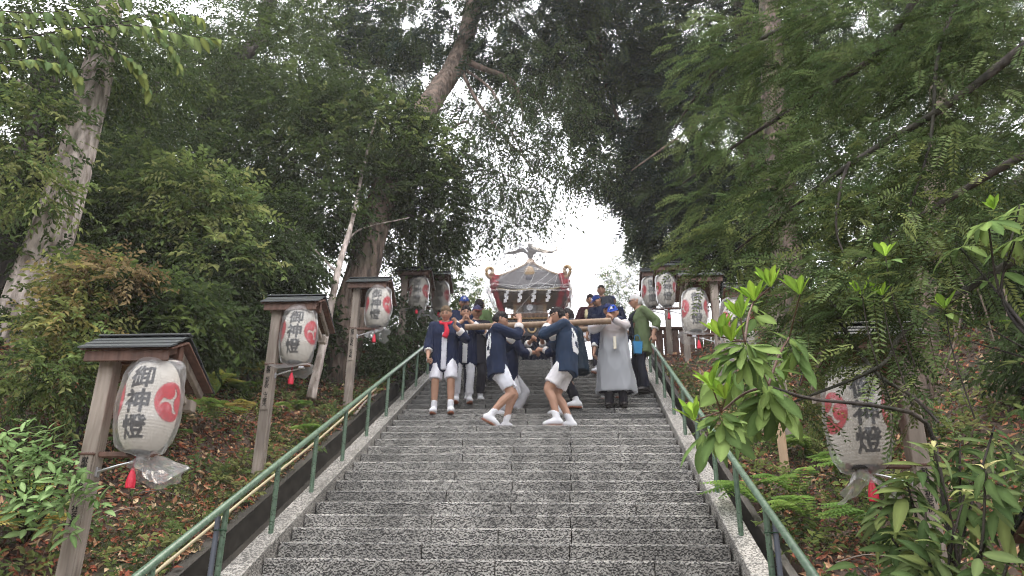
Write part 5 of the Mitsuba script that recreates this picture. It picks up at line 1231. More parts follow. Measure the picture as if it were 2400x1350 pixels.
# --- right side
leafy('dark_conifer', 'tall dark conifer behind the right lanterns with a straight brown trunk', 'tree',
      [(1660, 320, 17.5, 200, 190, 2.0, 1250), (1620, 500, 17, 150, 110, 1.6, 700), (1720, 560, 16.5, 150, 120, 1.6, 620), (1560, 420, 17.5, 120, 150, 1.6, 560, dict(gap=.49)), (1640, 110, 18, 230, 140, 2.0, 900, dict(gap=.48)), (1840, 240, 17, 200, 170, 1.8, 600), (1700, 40, 17, 220, 110, 1.6, 600), (1960, 60, 16, 260, 130, 1.6, 700)],
      trunk=([at(1790, 760, 16.5), at(1783, 500, 16.7), at(1765, 250, 17), at(1730, -60, 17.5)], .40, .24), bark='m_bark_brown', style=dict(needles=True, cols=BLU + DK, nleaf=8, slen=.46, leaf=.17, wid=.052, droop=.75, gap=.43, down=-.5), seed=71, dens=1.3,
      limbs=[([at(1760, 200, 17), at(1620, 300, 15.5), at(1480, 400, 14.5)], .05, .012), ([at(1590, 40, 18), at(1560, 240, 18), at(1540, 420, 18)], .07, .02)])
leafy('dark_conifer', 'dark conifer crown at the top centre right of the cedar, thin enough to show sky', 'tree',
      [(1500, 60, 18.5, 200, 120, 1.8, 760, dict(gap=.5)), (1540, 220, 18.5, 150, 120, 1.6, 480, dict(gap=.52)), (1490, 400, 18, 60, 90, 1.0, 120, dict(gap=.5)), (1380, 230, 18.5, 90, 90, 1.2, 200, dict(gap=.52)), (1420, 400, 17.5, 60, 60, .8, 90, dict(gap=.5))],
      trunk=([at(1720, 760, 19), at(1650, 400, 19), at(1560, 120, 19), at(1520, -60, 19)], .22, .1), style=dict(needles=True, cols=BLU, nleaf=8, slen=.46, leaf=.17, wid=.052, droop=.8, down=-.5), seed=72, dens=1.6)
leafy('cedar_tree', 'brown-barked trunk standing on the right bank above the second right lantern', 'tree',
      [(2000, 330, 13, 260, 200, 1.4, 700), (2250, 260, 12.5, 230, 220, 1.4, 900, dict(gap=.45)), (2100, 90, 13.5, 330, 130, 1.5, 1200, dict(gap=.43)), (2320, 60, 12.5, 200, 130, 1.4, 700, dict(gap=.44)), (2330, 480, 12, 180, 150, 1.2, 500), (1880, 480, 12.6, 130, 130, 1.0, 320)],
      trunk=([at(1868, 860, 12.0), at(1852, 680, 12.1), at(1838, 500, 12.3), at(1815, 250, 12.7), at(1800, -50, 13.2)], .30, .2), bark='m_bark_brown', style=dict(needles=True, cols=YEW[:2] + DK, nleaf=9, slen=.38, leaf=.12, wid=.032, gap=.42), seed=73, dens=1.3)
leafy('cedar_tree', 'pale-barked trunk right behind the nearest right lantern', 'tree', [(2250, 420, 8.6, 180, 130, .9, 300)],
      trunk=([at(2140, 1010, 7.2), at(2155, 860, 7.3), at(2175, 700, 7.4), at(2190, 500, 7.6), at(2200, 200, 8.0)], .15, .09), bark='m_bark_brown', style=dict(needles=True, cols=YEW + DK, nleaf=12, slen=.30, leaf=.06, wid=.013, gap=.42), seed=74)
# yew boughs hanging in front on the right
YEW2 = [(0.11, 0.16, 0.065), (0.14, 0.19, 0.075), (0.085, 0.13, 0.055), (0.17, 0.22, 0.09)]
yk = thing('yew_tree', 'yew whose feathery needle boughs hang over the whole right side', 'tree')
rng = np.random.default_rng(75)
YL = Leaves()
ybl = [(2050, 60, 4.8, 330, 90, .5, 320), (2320, 60, 4.5, 170, 110, .5, 220), (1760, 90, 5.2, 200, 90, .5, 150), (2150, 180, 4.7, 300, 110, .5, 260), (1800, 230, 5.2, 200, 120, .5, 150), (1900, 120, 5.0, 260, 120, .6, 260), (2080, 260, 4.6, 250, 150, .6, 300), (2290, 160, 4.4, 200, 180, .6, 260), (1740, 330, 5.0, 130, 80, .4, 90), (1960, 400, 4.4, 220, 110, .5, 260), (2180, 450, 4.2, 230, 130, .5, 260), (1830, 520, 4.6, 170, 90, .45, 200),
       (2020, 560, 4.0, 200, 110, .45, 220), (1700, 590, 4.8, 130, 50, .3, 90), (1900, 690, 3.9, 160, 90, .4, 170), (2060, 740, 3.7, 150, 100, .4, 190), (2200, 620, 3.9, 130, 120, .4, 120), (1840, 820, 3.7, 90, 40, .25, 45), (2060, 850, 3.5, 110, 40, .2, 30), (2120, 900, 3.5, 40, 90, .15, 22), (1880, 945, 3.5, 70, 18, .15, 12), (2320, 400, 4.2, 130, 130, .5, 150), (1660, 480, 5.6, 110, 60, .4, 60), (1640, 260, 5.8, 60, 120, .4, 50)]
for b in ybl:
    C, R = pxr(*b[:6])
    P, D = blob_points(rng, C, R, int(b[6] * .85), .05, .36, 2.4, int(b[0]) % 53)
    D = unit(D * [1, .6, .5] + [-.35, 0, -.25])
    needle_sprays(YL, rng, P, D, 12, .21, .046, .0125, YEW2 + ([(0.24, 0.28, 0.10)] if b[1] > 400 else []), droop=.5, var=.42)
YL.write('needles', 'm_needle', yk)
for i, (P, r0, r1) in enumerate([([(2460, 60, 4.0), (2230, 240, 4.2), (2000, 380, 4.4), (1840, 500, 4.6), (1720, 590, 4.8)], .03, .006), ([(2460, 330, 3.8), (2250, 450, 3.9), (2080, 560, 4.0), (1920, 690, 3.9)], .026, .006), ([(2180, -60, 4.4), (2060, 120, 4.6), (1900, 230, 4.9), (1740, 330, 5.1), (1600, 430, 5.4)], .03, .006),
                                ([(2460, 560, 3.6), (2230, 700, 3.6), (2110, 790, 3.6), (2060, 860, 3.5), (1840, 950, 3.5)], .022, .005), ([(2260, -40, 4.4), (2200, 120, 4.3), (2180, 330, 4.2), (2120, 520, 4.1)], .016, .005), ([(1960, -60, 5.2), (1880, 40, 5.2), (1700, 140, 5.4), (1580, 300, 5.7)], .03, .008), ([(1990, 380, 4.0), (1970, 440, 4.0), (1960, 540, 4.0), (1990, 620, 3.95)], .010, .004),
                                ([(1940, 690, 3.8), (1990, 790, 3.7), (2060, 880, 3.5), (2140, 930, 3.45), (2200, 990, 3.4)], .012, .006)]):
    limb([at(*q_) for q_ in P], r0, r1, 'm_bark_dark', yk, 'bough', seed=i)
# ------------------------------------------------------------------ near plants, leaf by leaf
def ground_hit(px, py, y0=2.5, y1=30):
    """Where the ray of a photograph pixel meets the ground."""
    yy = np.linspace(y0, y1, 1200)
    d = FW * FPX + RT * (px - 1200) + UP * (675 - py)
    P = d[None] * (yy / d[1])[:, None]
    below = ground(P[:, 0], yy) > P[:, 2]
    i = int(np.argmax(below)) if below.any() else len(yy) - 1
    return np.array([P[i, 0], yy[i], float(ground(P[i, 0], yy[i]))])
def leaf_mesh(ratio, curl, fold, shape, tint, rib=1.5):
    t = np.array([0, .08, .22, .4, .58, .76, .9, 1.0])
    w = {'lance': np.sin(np.pi * t ** .8) ** .9, 'obov': np.sin(np.pi * t ** 1.35) ** .8, 'oval': np.sin(np.pi * t ** .9) ** .75}[shape]
    w = np.maximum(w, .05); w[-1] = .01; w[0] = .06
    z = -curl * t ** 2
    x = t * (1 - .12 * curl * t)
    v, c = [], []
    for i in range(8):
        hw = w[i] * ratio / 2
        v += [[x[i], hw, z[i] + fold * hw], [x[i], 0, z[i]], [x[i], -hw, z[i] + fold * hw]]
        c += [tint, np.asarray(tint) * rib, tint]
    f = []
    for i in range(7):
        for j in range(2):
            a = 3 * i + j
            f += [[a, a + 3, a + 4], [a, a + 4, a + 1]]
    key = f'leaf_kind_{len(KINDS)}'
    KINDS.append(key)
    scene[key] = {'type': 'shapegroup', 'leaf': mikit.ply((np.array(v), np.array(f)), 'm_bigleaf', smooth=True, color=np.clip(np.array(c, float), 0, .9))}
    return {'type': 'instance', 'shapegroup': {'type': 'ref', 'id': key}}
KINDS = []
mat('m_bigleaf', {'type': 'principledthin', 'base_color': VC, 'roughness': 0.26, 'diff_trans': 0.55, 'eta': 1.5})
def leaf_set(ratio, fold, shape, tints, curls=(.05, .22, .42)):
    return [leaf_mesh(ratio, c, fold, shape, t) for t in tints for c in curls]
def put_leaf(parent, kinds, rng, P, d, up, L):
    d = unit(d); s = unit(np.cross(up, d)); w = np.cross(d, s)
    M = np.eye(4); M[:3, 0], M[:3, 1], M[:3, 2], M[:3, 3] = d * L, s * L, w * L, P
    put('leaf', kinds[rng.integers(len(kinds))], None, parent, to_world=M)
def whorl(parent, kinds, rng, C, axis, n, L, spread=1.0, droop=.2, off=.01):
    axis = unit(axis); a = unit(np.cross(axis, [.3, .9, .1])); b = np.cross(axis, a)
    o = rng.uniform(0, 6.3)
    for i in range(n):
        th = o + 2.4 * i + rng.uniform(-.25, .25)
        r = np.cos(th) * a + np.sin(th) * b
        d = r * spread * rng.uniform(.8, 1.15) + axis * rng.uniform(.35, .8) + np.array([0, 0, -droop])
        put_leaf(parent, kinds, rng, np.asarray(C) + r * off, d, axis + .001, L * rng.uniform(.72, 1.1))
def stemP(parent, P, r0, r1, m='m_bark_dark', name='stem', seed=0):
    limb(P, r0, r1, m, parent, name, n=14, sides=7, seed=seed)
GLO = [(0.19, 0.27, 0.085), (0.14, 0.22, 0.075), (0.24, 0.33, 0.11), (0.11, 0.17, 0.06)]
YNG = [(0.22, 0.36, 0.05), (0.28, 0.42, 0.06), (0.18, 0.30, 0.05)]
big_k, yng_k = leaf_set(.34, .22, 'obov', GLO), leaf_set(.38, .35, 'obov', YNG, (-.12, .06))
def sprig(parent, kinds, rng, C, axis, n, L, length, droop=.4):
    """Leaves set one by one round the last stretch of a stem, larger and lower ones drooping more."""
    axis = unit(axis); a = unit(np.cross(axis, [.3, .9, .1])); b = np.cross(axis, a)
    for i in range(n):
        t = i / max(n - 1, 1)
        th = 2.4 * i + rng.uniform(-.5, .5)
        r = np.cos(th) * a + np.sin(th) * b
        d = r * rng.uniform(.7, 1.2) + axis * rng.uniform(-.1, .9) * (1 - .5 * t) - np.array([0, 0, droop]) * rng.uniform(.3, 1.5) + rng.normal(0, .12, 3)
        put_leaf(parent, kinds, rng, np.asarray(C) - axis * length * t + r * .006, d, axis + rng.normal(0, .3, 3), L * rng.uniform(.55, 1.15) * (.8 + .25 * t))
# the branch with large glossy leaves in front of the right handrail
rng = np.random.default_rng(81)
Yr = 2.95
rk = thing('glossy_leaf_shrub', 'branch of large glossy leaves with lime new tufts reaching over the right handrail', 'shrub')
root = at(2060, 1420, 3.1)
hub = {'a': (1745, 800), 'b': (1690, 965), 'c': (1800, 905), 'd': (1765, 710), 'e': (1850, 790)}
H3 = {q_: at(*c_, Yr + .08 * i) for i, (q_, c_) in enumerate(hub.items())}
stemP(rk, [at(2240, 1400, 3.5), at(2205, 1120, 3.45), at(2165, 985, 3.4), at(2040, 950, 3.25), at(1900, 935, 3.15), H3['c']], .012, .006)
for a_, b_ in (('c', 'a'), ('c', 'b'), ('a', 'd'), ('c', 'e')):
    stemP(rk, [H3[a_], (H3[a_] + H3[b_]) / 2 + [0, 0, .02], H3[b_]], .006, .004, 'm_redwood')
for q_, n_, L_, dr_ in (('a', 20, .21, 1.0), ('b', 18, .18, .8), ('c', 20, .20, 1.0), ('d', 10, .14, .4), ('e', 15, .18, .9), ('a', 9, .17, .5), ('b', 9, .15, .5), ('c', 10, .17, .6)):
    sprig(rk, big_k, rng, H3[q_], (-.1, -.35, .8), n_ + 4, L_ * .84, .08, dr_)
for dx, dy, src in ((1800, 850, .19), (1840, 930, .18), (1760, 960, .18), (1720, 870, .19), (1700, 830, .17), (1780, 900, .19), (1655, 1000, .15)):
    sprig(rk, big_k, rng, at(dx, dy, Yr + .3), (0, -.3, .7), 9, src, .05, 1.0)
for (x_, y_), q_ in (((1768, 705), 'd'), ((1736, 745), 'a'), ((1690, 790), 'a'), ((1715, 800), 'a'), ((1806, 672), 'd'), ((1668, 905), 'b'), ((1700, 935), 'b'), ((1628, 985), 'b'), ((1875, 690), 'e')):
    c_ = at(x_, y_, Yr - .02)
    stemP(rk, [H3[q_], (H3[q_] + c_) / 2, c_], .0035, .0025, 'm_redwood')
    whorl(rk, yng_k, rng, c_, (-.25, -.25, 1), 8, .098, .6, -.25, .004)
# broad pointed leaves of the shrub in the lower right corner
rng = np.random.default_rng(82)
pt_k = leaf_set(.31, .25, 'lance', [(0.10, 0.15, 0.055), (0.15, 0.20, 0.08), (0.065, 0.105, 0.04), (0.19, 0.23, 0.08)], (.1, .35, .6))
cream_k = leaf_set(.26, .5, 'lance', [(0.46, 0.43, 0.20), (0.36, 0.38, 0.14)], (.5, .9))
sk_ = thing('pointed_leaf_shrub', 'shrub of long pointed leaves with cream curled tips in the lower right corner', 'shrub')
base_ = at(2230, 1480, 3.3)
for i, (x_, y_, Y_) in enumerate([(2190, 1055, 3.2), (2310, 1105, 3.1), (2125, 1130, 3.3), (2235, 1240, 3.1), (2330, 1000, 3.4), (2090, 1260, 3.4), (2300, 1290, 3.0), (2385, 1190, 3.2), (2170, 1200, 3.2), (2260, 1160, 3.3), (2370, 1060, 3.5), (2150, 1330, 3.2), (2010, 1330, 3.4), (2340, 1360, 3.0), (2250, 1040, 3.6), (2060, 1180, 3.6)]):
    c_ = at(x_, y_, Y_)
    stemP(sk_, [base_, (base_ + c_) / 2 + rng.uniform(-.06, .06, 3), c_], .009, .004, seed=i)
    sprig(sk_, pt_k, rng, c_, (rng.uniform(-.5, .5), -.4, .8), 27, .150, .24, .5)
    if i in (0, 1, 2, 5, 9): whorl(sk_, cream_k, rng, c_ + [0, 0, .01], (0, -.3, 1), 4, .07, .5, .1, .004)
# drooping glossy leaves at the right edge, higher up
rng = np.random.default_rng(83)
ek = thing('glossy_leaf_shrub', 'drooping dark glossy leaves at the right edge beside the yew boughs', 'shrub')
e0 = at(2480, 860, 3.4)
for i, (x_, y_, Y_, n_) in enumerate([(2315, 520, 3.3, 12), (2380, 560, 3.4, 10), (2250, 580, 3.6, 8), (2390, 480, 3.5, 8), (2340, 640, 3.6, 8)]):
    c_ = at(x_, y_, Y_)
    stemP(ek, [e0, at(2350, 700, 3.5), c_], .008, .004, seed=i)
    whorl(ek, big_k, rng, c_, (-.3, -.2, .8), n_, .16, 1, .8)
for x_, y_ in ((2330, 490), (2075, 600), (2020, 690), (2068, 692), (2215, 722)):
    c_ = at(x_, y_, 3.4)
    if x_ > 2300: whorl(ek, yng_k, rng, c_, (-.2, -.2, 1), 6, .08, .6, -.2, .004)
    else:
        stemP(ek, [at(x_ + 70, y_ + 260, 3.5), at(x_ + 20, y_ + 110, 3.42), c_], .004, .002)
        whorl(ek, yng_k, rng, c_, (-.2, -.2, 1), 6, .085, .6, -.1, .004)
        whorl(ek, big_k, rng, c_ - [0, 0, .03], (-.2, -.2, 1), 5, .10, 1, .5, .004)
for i, (x_, y_, Y_) in enumerate([(2380, 750, 3.9), (2300, 760, 4.2), (2390, 850, 4.0), (2270, 800, 4.4), (2400, 960, 3.8)]):
    c_ = at(x_, y_, Y_)
    stemP(ek, [e0, (e0 + c_) / 2, c_], .006, .003, seed=i + 9)
    whorl(ek, pt_k + yng_k[:2], rng, c_, (-.3, -.2, .8), 8, .11, 1, .3)
# leafy low shrub in the lower left corner
rng = np.random.default_rng(84)
lk = thing('rosette_leaf_shrub', 'low shrub with rosettes of pale green leaves in the lower left corner', 'shrub')
ls_k = leaf_set(.33, .2, 'oval', [(0.20, 0.30, 0.12), (0.15, 0.24, 0.09), (0.26, 0.37, 0.16)])
l0 = ground_hit(60, 1260) - [0, 0, .05]
for i, (x_, y_) in enumerate([(15, 1010), (60, 985), (110, 1000), (150, 1040), (40, 1050), (90, 1050), (175, 1085), (20, 1100), (70, 1110), (130, 1110), (160, 1150), (40, 1160), (100, 1165), (-20, 1060), (190, 1120)]):
    c_ = at(x_, y_, 4.9 + .25 * rng.uniform(-1, 1))
    stemP(lk, [l0, (l0 + c_) / 2 + [0, 0, .05], c_], .010, .005, seed=i)
    sprig(lk, ls_k, rng, c_, (rng.uniform(-.4, .5), -.4, .9), 18, .125, .14, .15)
    sprig(lk, ls_k, rng, c_ + [rng.uniform(-.15, .15), rng.uniform(-.1, .2), -.12], (rng.uniform(-.4, .4), -.4, .7), 12, .12, .12, .2)
# bough of large leaves across the upper left corner
rng = np.random.default_rng(85)
ok_ = thing('overhanging_bough', 'bough of broad pointed leaves hanging into the upper left corner close to the viewer', 'bough')
ov_k = leaf_set(.42, .25, 'oval', [(0.12, 0.17, 0.07), (0.16, 0.21, 0.085), (0.09, 0.135, 0.06), (0.20, 0.24, 0.08)])
for i, (pts, n_, L_) in enumerate([([(-60, 100), (60, 88), (180, 66), (330, 60), (430, 82), (512, 92)], 36, .115), ([(-60, 20), (90, 30), (230, 12), (330, -20)], 26, .12), ([(160, 70), (250, 110), (320, 150), (350, 210)], 26, .10), ([(90, 80), (150, 130), (190, 190)], 18, .11), ([(280, 55), (380, 30), (470, 40)], 22, .10), ([(-60, 160), (60, 140), (140, 150)], 20, .12), ([(330, 62), (400, 110), (420, 160)], 18, .09), ([(-60, 60), (60, 50), (160, 40), (260, 35)], 22, .11)]):
    Y_ = 4.0 + .12 * i
    n_ = int(n_ * 1.35); L_ *= 1.12
    P = spline([at(x_, y_, Y_ + .1 * j) for j, (x_, y_) in enumerate(pts)], n_)
    stemP(ok_, [at(x_, y_, Y_ + .1 * j) for j, (x_, y_) in enumerate(pts)], .009 if i == 0 else .006, .002, name='branch', seed=i)
    T_ = unit(np.gradient(P, axis=0))
    for j in range(n_):
        s_ = unit(np.cross(T_[j], [0, -.3, 1])) * (1 if j % 2 else -1)
        put_leaf(ok_, ov_k, rng, P[j], T_[j] * .6 + s_ * .8 + np.array([0, -.1, -.55]) + rng.normal(0, .2, 3), np.array([0, -.35, 1]) + rng.normal(0, .25, 3), L_ * rng.uniform(.7, 1.15))
# ------------------------------------------------------------------ the forest floor
def scatter(rng, n, xr, yr, noise_cut=None, seed=0, fr=1.2):
    x, y = rng.uniform(*xr, n), rng.uniform(*yr, n)
    if noise_cut is not None:
        keep = meshkit.fbm(np.stack([x * fr, y * fr, x * 0], -1), 3, seed) > noise_cut
        x, y = x[keep], y[keep]
    return np.stack([x, y, ground(x, y)], -1)
def gnormal(P):
    e = .05
    dx = (ground(P[:, 0] + e, P[:, 1]) - ground(P[:, 0] - e, P[:, 1])) / (2 * e)
    dy = (ground(P[:, 0], P[:, 1] + e) - ground(P[:, 0], P[:, 1] - e)) / (2 * e)
    return unit(np.stack([-dx, -dy, dx * 0 + 1], -1))
LIT = [(0.27, 0.10, 0.05), (0.36, 0.17, 0.09), (0.19, 0.07, 0.042), (0.43, 0.26, 0.15), (0.12, 0.05, 0.035), (0.31, 0.09, 0.05), (0.47, 0.35, 0.22), (0.08, 0.04, 0.03)]
def on_ground(L, rng, P, length, width, cols, tilt=.35, lift=.012, var=.25):
    N = gnormal(P) + rng.normal(0, tilt, P.shape)
    d = np.cross(unit(rng.normal(0, 1, P.shape)), N)
    c = np.asarray(cols)[rng.integers(0, len(cols), len(P))] * rng.uniform(1 - var, 1 + var, (len(P), 1))
    s = rng.uniform(.6, 1.3, len(P))
    blades(L, P + [0, 0, lift] + rng.uniform(0, .015, (len(P), 1)) * [0, 0, 1], d, N, length * s, width * s, c, fold=.2)
rng = np.random.default_rng(91)
SIDES = (('left', (-7.5, -3.12)), ('right', (1.64, 8.0)))
for side, xr in SIDES:
    L = Leaves()
    on_ground(L, rng, scatter(rng, 19000, xr, (3.0, 17)), .085, .036, LIT, .45)
    on_ground(L, rng, scatter(rng, 5000, (max(xr[0], -4.6), min(xr[1], 3.4)), (3.0, 13)), .06, .028, LIT, .5)
    P = scatter(rng, 1500, xr, (3.0, 15), .5, 3, .9)
    D = np.cross(unit(rng.normal(0, 1, P.shape)), gnormal(P) + rng.normal(0, .25, P.shape))
    needle_sprays(L, rng, P + [0, 0, .03], D, 14, .22, .022, .005, [(0.17, 0.065, 0.04), (0.12, 0.05, 0.03), (0.21, 0.09, 0.055)], .1)
    tag(L.write('leaf_litter', 'm_matte'), f'brown fallen leaves and cedar fronds covering the {side} bank', 'fallen leaves')
    L = Leaves()
    for cut, fr, n, ln, wd, cols in ((.54, 1.1, 26000, .042, .030, DK + MID + [(0.12, 0.19, 0.07)]), (.58, .7, 9000, .075, .03, MID + LIME[:3]), (.58, 2.0, 7000, .05, .035, MID + [(0.15, 0.22, 0.08)])):
        P = scatter(rng, n, xr, (3.0, 17), cut, int(fr * 10), fr)
        on_ground(L, rng, P + np.array([0, 0, 1]) * rng.uniform(.0, .12, (len(P), 1)), ln, wd, cols, .55)
    P = scatter(rng, 2600, xr, (3.0, 14), .52, 17, .8)
    sprays(L, rng, P, rng.normal(0, .5, P.shape) + [0, -.1, .9], 7, .22, .07, .028, MID + LIME[:2], .4)
    P = scatter(rng, 750, (max(xr[0], -5.6), min(xr[1], 4.2)), (4.0, 12), .50, 29, .7)
    sprays(L, rng, P + [0, 0, .03], rng.normal(0, .6, P.shape) + [0, -.2, .7], 8, .20, .075, .034, LIME, .4)
    tag(L.write('ground_cover', 'm_leaf'), f'low ivy and seedlings creeping over the {side} bank', 'ground cover')
# grass tufts
L = Leaves()
def tuft(P, n, h, w, cols, lean=.45):
    B = np.repeat(P, n, 0) + rng.normal(0, .03, (len(P) * n, 3)) * [1, 1, 0]
    d = rng.normal(0, lean, B.shape) * [1, 1, 0] + [0, -.08, 1]
    hh = h * rng.uniform(.5, 1.2, len(B))
    c = np.asarray(cols)[rng.integers(0, len(cols), len(B))] * rng.uniform(.7, 1.3, (len(B), 1))
    d = unit(d); s = unit(np.cross(d, rng.normal(0, 1, B.shape))) * w / 2
    m_ = B + d * hh[:, None] * .55; e_ = B + d * hh[:, None] + unit(d * [1, 1, 0] + 1e-6) * hh[:, None] * .25 - np.array([0, 0, .12]) * hh[:, None]
    v = np.stack([B - s, B + s, m_ + s * .8, m_ - s * .8, e_], 1).reshape(-1, 3)
    o = np.arange(len(B))[:, None] * 5
    L.add(v, np.concatenate([o + [0, 1, 2], o + [0, 2, 3], o + [3, 2, 4]], 0), np.repeat(c, 5, 0))
GR = [(0.07, 0.10, 0.03), (0.10, 0.13, 0.045), (0.15, 0.15, 0.06), (0.05, 0.08, 0.025)]
tuft(scatter(rng, 1300, (-3.9, -3.12), (6, 11), .42, 5), 9, .09, .004, GR)
tuft(np.array([ground_hit(x_, y_) for x_, y_ in zip(rng.uniform(1880, 1960, 40), rng.uniform(930, 1090, 40))]), 14, .34, .008, GR + [(0.22, 0.22, 0.10)], .3)
tuft(scatter(rng, 500, (1.66, 3.2), (4, 11), .45, 8), 8, .12, .005, GR)
tag(L.write('grass', 'm_leaf'), 'thin grass tufts on both banks near the gutters', 'grass')
# ferns: fronds one by one
def fern(name, label, C, n, flen, cols, seed, az=(0, 6.28), rise=.7, plen=.085, pw=.02, npair=15):
    rg = np.random.default_rng(seed)
    k = thing(name, label, 'fern')
    for i in range(n):
        a = rg.uniform(*az)
        d = np.array([math.cos(a), math.sin(a), rise * rg.uniform(.6, 1.2)])
        Lf = Leaves()
        tone_ = np.asarray(cols)[rg.integers(0, len(cols))] * rg.uniform(.8, 1.2)
        P = spline([C, C + unit(d) * flen * .5 + [0, 0, .03], C + unit(d) * flen - [0, 0, .10 * flen / .4]], npair + 1)[1:]
        T_ = unit(np.gradient(P, axis=0))
        for sg in (-1, 1):
            S_ = unit(np.cross(T_, [0, 0, 1])) * sg
            t_ = np.linspace(0, 1, npair)
            ln = plen * np.sin(np.pi * np.clip(t_ * .85 + .12, 0, 1)) ** .8
            c_ = np.tile(tone_, (npair, 1))
            blades(Lf, P, S_ + T_ * .35 + [0, 0, -.18], np.tile([0, 0, 1.0], (npair, 1)) + rg.normal(0, .1, (npair, 3)), ln, pw, c_, fold=.15)
        v_, f_ = tube(P, np.linspace(.003, .001, npair), 4)
        Lf.add(v_, f_, np.tile([[0.08, 0.08, 0.03]], (len(v_), 1)))
        put('frond', (np.vstack(Lf.v), np.vstack(Lf.f)), 'm_leaf', k, color=tone_)
    return k
FG = [(0.20, 0.33, 0.08), (0.26, 0.38, 0.10), (0.15, 0.26, 0.07)]
FY = [(0.42, 0.40, 0.10), (0.32, 0.36, 0.09), (0.46, 0.38, 0.13)]
for lab, (x_, y_), n, fl, cols, az in (
        ('bright fern beside the lower end of the right handrail', (1790, 1240), 7, .42, FG, (1.6, 4.4)), ('fern in front of the nearest right lantern post', (2060, 1170), 7, .42, FG, (2, 4.6)),
        ('fern lying low on the right bank under the pointed-leaf shrub', (2080, 1290), 7, .40, FG, (2.4, 4.0)), ('small fern below the pale stake on the right bank', (1970, 1130), 5, .24, FG, (2, 5)), ('fern left of the pale stake near the handrail', (1870, 1190), 6, .34, FG, (2, 5)),
        ('yellowing fern behind the nearest left lantern', (470, 945), 8, .45, FY, (3.3, 6.2)), ('yellow fern beneath the second left lantern', (545, 915), 7, .40, FY, (3.3, 6.2)), ('pale yellow fern frond standing up left of the second lantern post', (545, 905), 3, .42, FY, (-.4, .4)),
        ('green fern low on the left bank below the yellow ones', (500, 1010), 6, .34, FG, (3.3, 6.2)), ('yellow fern at the left behind the nearest post', (360, 1010), 6, .36, FY, (3.3, 6.2)), ('fern at the left edge among fallen leaves', (90, 1230), 6, .36, FG + FY, (4, 6.2)), ('lime fern between the first two left posts', (590, 900), 5, .26, FG, (3.3, 6.2)),
        ('yellow-green fern left of the second left lantern post base', (560, 1000), 6, .30, FY + FG, (3.3, 6.2)), ('bright fern just left of the second left lantern post', (585, 950), 6, .30, FG, (3.3, 6.2)), ('green fern behind the tassel of the nearest left lantern', (390, 1080), 6, .28, FG, (3.3, 6.2)),
        ('fern under the arm of the nearest left lantern', (300, 1085), 5, .28, FG + FY, (3.3, 6.2)), ('lime fern right of the second left lantern post', (690, 985), 5, .22, FG, (3.3, 6.2)), ('fern low at the left edge under the pale-leaved shrub', (60, 1300), 6, .30, FY, (4, 6.2)),
        ('pale fern beside the left handrail below the second lantern', (720, 1040), 4, .18, FG, (3.3, 6.2)), ('bright fern behind the right handrail by the grey pipe', (1900, 1250), 6, .30, FG, (2, 5)), ('small fern right of the pale stake', (1900, 1080), 5, .24, FG, (2, 5))):
    fern('fern', lab, ground_hit(x_, y_) + [0, 0, .12], n + 2, fl * 1.45, cols, int(x_), az, plen=.11, pw=.028)
# palm-like clump
pk = thing('palm_clump', 'clump of long pleated palm blades between the first two left lanterns', 'plant')
c_ = ground_hit(497, 945)
rg = np.random.default_rng(3)
for i in range(11):
    a = rg.uniform(-.6, 3.4)
    tip = c_ + np.array([math.cos(a) * .45, -.15 + .2 * rg.uniform(-1, 1), .45 + .5 * abs(math.sin(a))]) * rg.uniform(.8, 1.15)
    P = spline([c_ + [0, 0, .1], (c_ + tip) / 2 + [0, 0, .12], tip], 9)
    w_ = .035 * np.sin(np.pi * np.linspace(.08, .98, 9)) ** .7
    S_ = unit(np.cross(np.gradient(P, axis=0), [0, -1, .3]))
    v_ = np.stack([P - S_ * w_[:, None], P + [0, 0.012, 0], P + S_ * w_[:, None]], 1).reshape(-1, 3)
    f_ = [[3 * r_ + j_ + q_ for q_ in tri] for r_ in range(8) for j_ in range(2) for tri in ((0, 3, 4), (0, 4, 1))]
    put('blade', (v_, np.array(f_)), 'm_leaf', pk, smooth=True, color=np.array((0.16, 0.24, 0.075)) * rg.uniform(.8, 1.4))
# pale stake with two nail holes
b_ = ground_hit(1843, 1120); t_ = at(1824, 968, b_[1])
dirv = t_ - b_
sv, sf = box([-.045, -.012, -.15], [.045, .012, np.linalg.norm(dirv)], .01)
Rz = np.column_stack([unit(np.cross([0, 1, 0], dirv)), [0, 1, 0], unit(dirv)])
sk2 = put('wooden_stake', move((sv, sf), Rz, b_), 'm_freshwood', label='pale freshly cut wooden stake with a rounded top on the right bank', cat='stake')
for dx in (-.017, .02):
    put('nail_hole', move(lathe([(0, 0), (.006, 0), (.006, .003), (0, .003)], 8), None, t_ + [dx, -.016, -.05]), 'm_matte', sk2, color=(0.05, 0.03, 0.02))
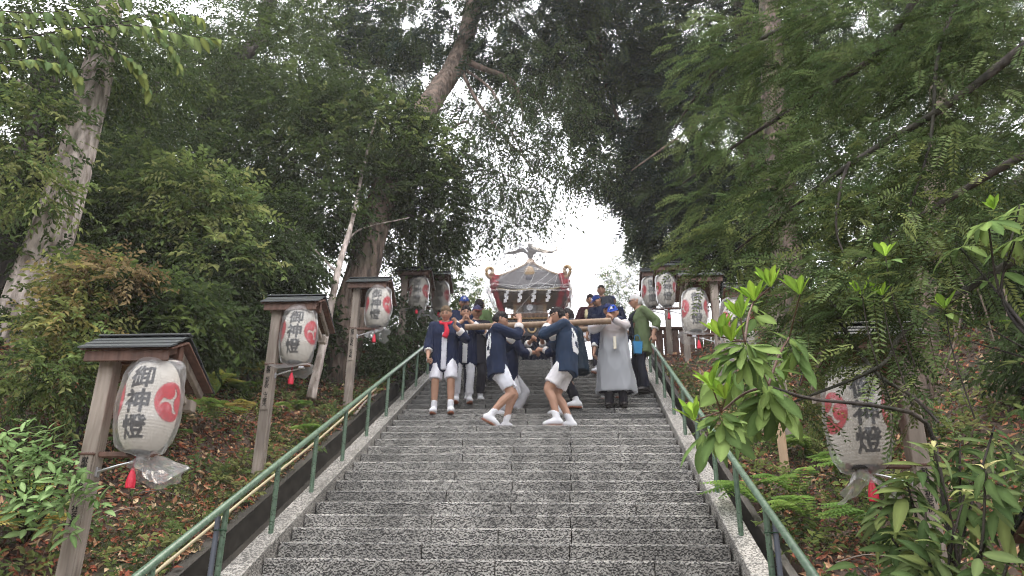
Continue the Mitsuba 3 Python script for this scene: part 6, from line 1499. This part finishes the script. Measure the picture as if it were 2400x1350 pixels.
# fallen sticks
for i, (a_, b_2, r_) in enumerate([((310, 1165), (430, 1180), .006), ((200, 1250), (330, 1200), .005), ((850, 800), (780, 890), .010), ((1640, 870), (1655, 960), .012), ((1585, 858), (1618, 868), .012), ((1960, 1330), (2120, 1330), .006), ((830, 990), (880, 955), .02)]):
    A, B = ground_hit(*a_) + [0, 0, .03], ground_hit(*b_2) + [0, 0, .04]
    if np.linalg.norm(A - B) < 3:
        put('fallen_stick', tube(spline([A, (A + B) / 2 + [0, 0, .05], B], 10), np.linspace(r_, r_ * .5, 10), 7, rough=.2), 'm_post', smooth=True, label=['thin pale stick below the nearest left lantern', 'thin stick among leaves at the lower left', 'stick leaning by the third left lantern post', 'bent pale stick right of the handrail', 'short stick behind the right handrail', 'thin stick under the pointed-leaf shrub', 'stub of wood by the left gutter'][i], cat='stick')

# dry stems and roots hanging down the right bank
for i, (a_, b_2) in enumerate([((2210, 600), (2290, 780)), ((2235, 590), (2330, 800)), ((2190, 640), (2240, 800)), ((2330, 640), (2360, 760)), ((2260, 690), (2200, 900)), ((2180, 560), (2150, 720))]):
    A, B = at(*a_, 6.6 + .1 * i), at(*b_2, 6.3 + .1 * i)
    put('dry_stem', tube(spline([A, (A + B) / 2 + [.05, 0, .03], B], 14), np.linspace(.012, .006, 14), 6, rough=.3), 'm_bark_brown', smooth=True, label=['dry stem on the right bank, topmost left', 'long dry stem leaning right on the right bank', 'short dry stem left of the long leaning one on the right bank', 'dry stem nearest the right edge of the picture', 'dry stem slanting left above the nearest right lantern', 'dry stem by the pale-barked trunk on the right'][i], cat='stem')
# ------------------------------------------------------------------ damp air
scene['haze_air'] = {'type': 'homogeneous', 'albedo': rgb(0.95, 0.95, 0.95), 'sigma_t': 0.0013}
scene['haze'] = {'type': 'cube', 'to_world': T4().translate([0, 45, 15]).scale([70, 80, 35]), 'bsdf': {'type': 'null'}, 'interior': {'type': 'ref', 'id': 'haze_air'}}
tag('haze', kind='stuff')
scene['camera']['medium'] = {'type': 'ref', 'id': 'haze_air'}
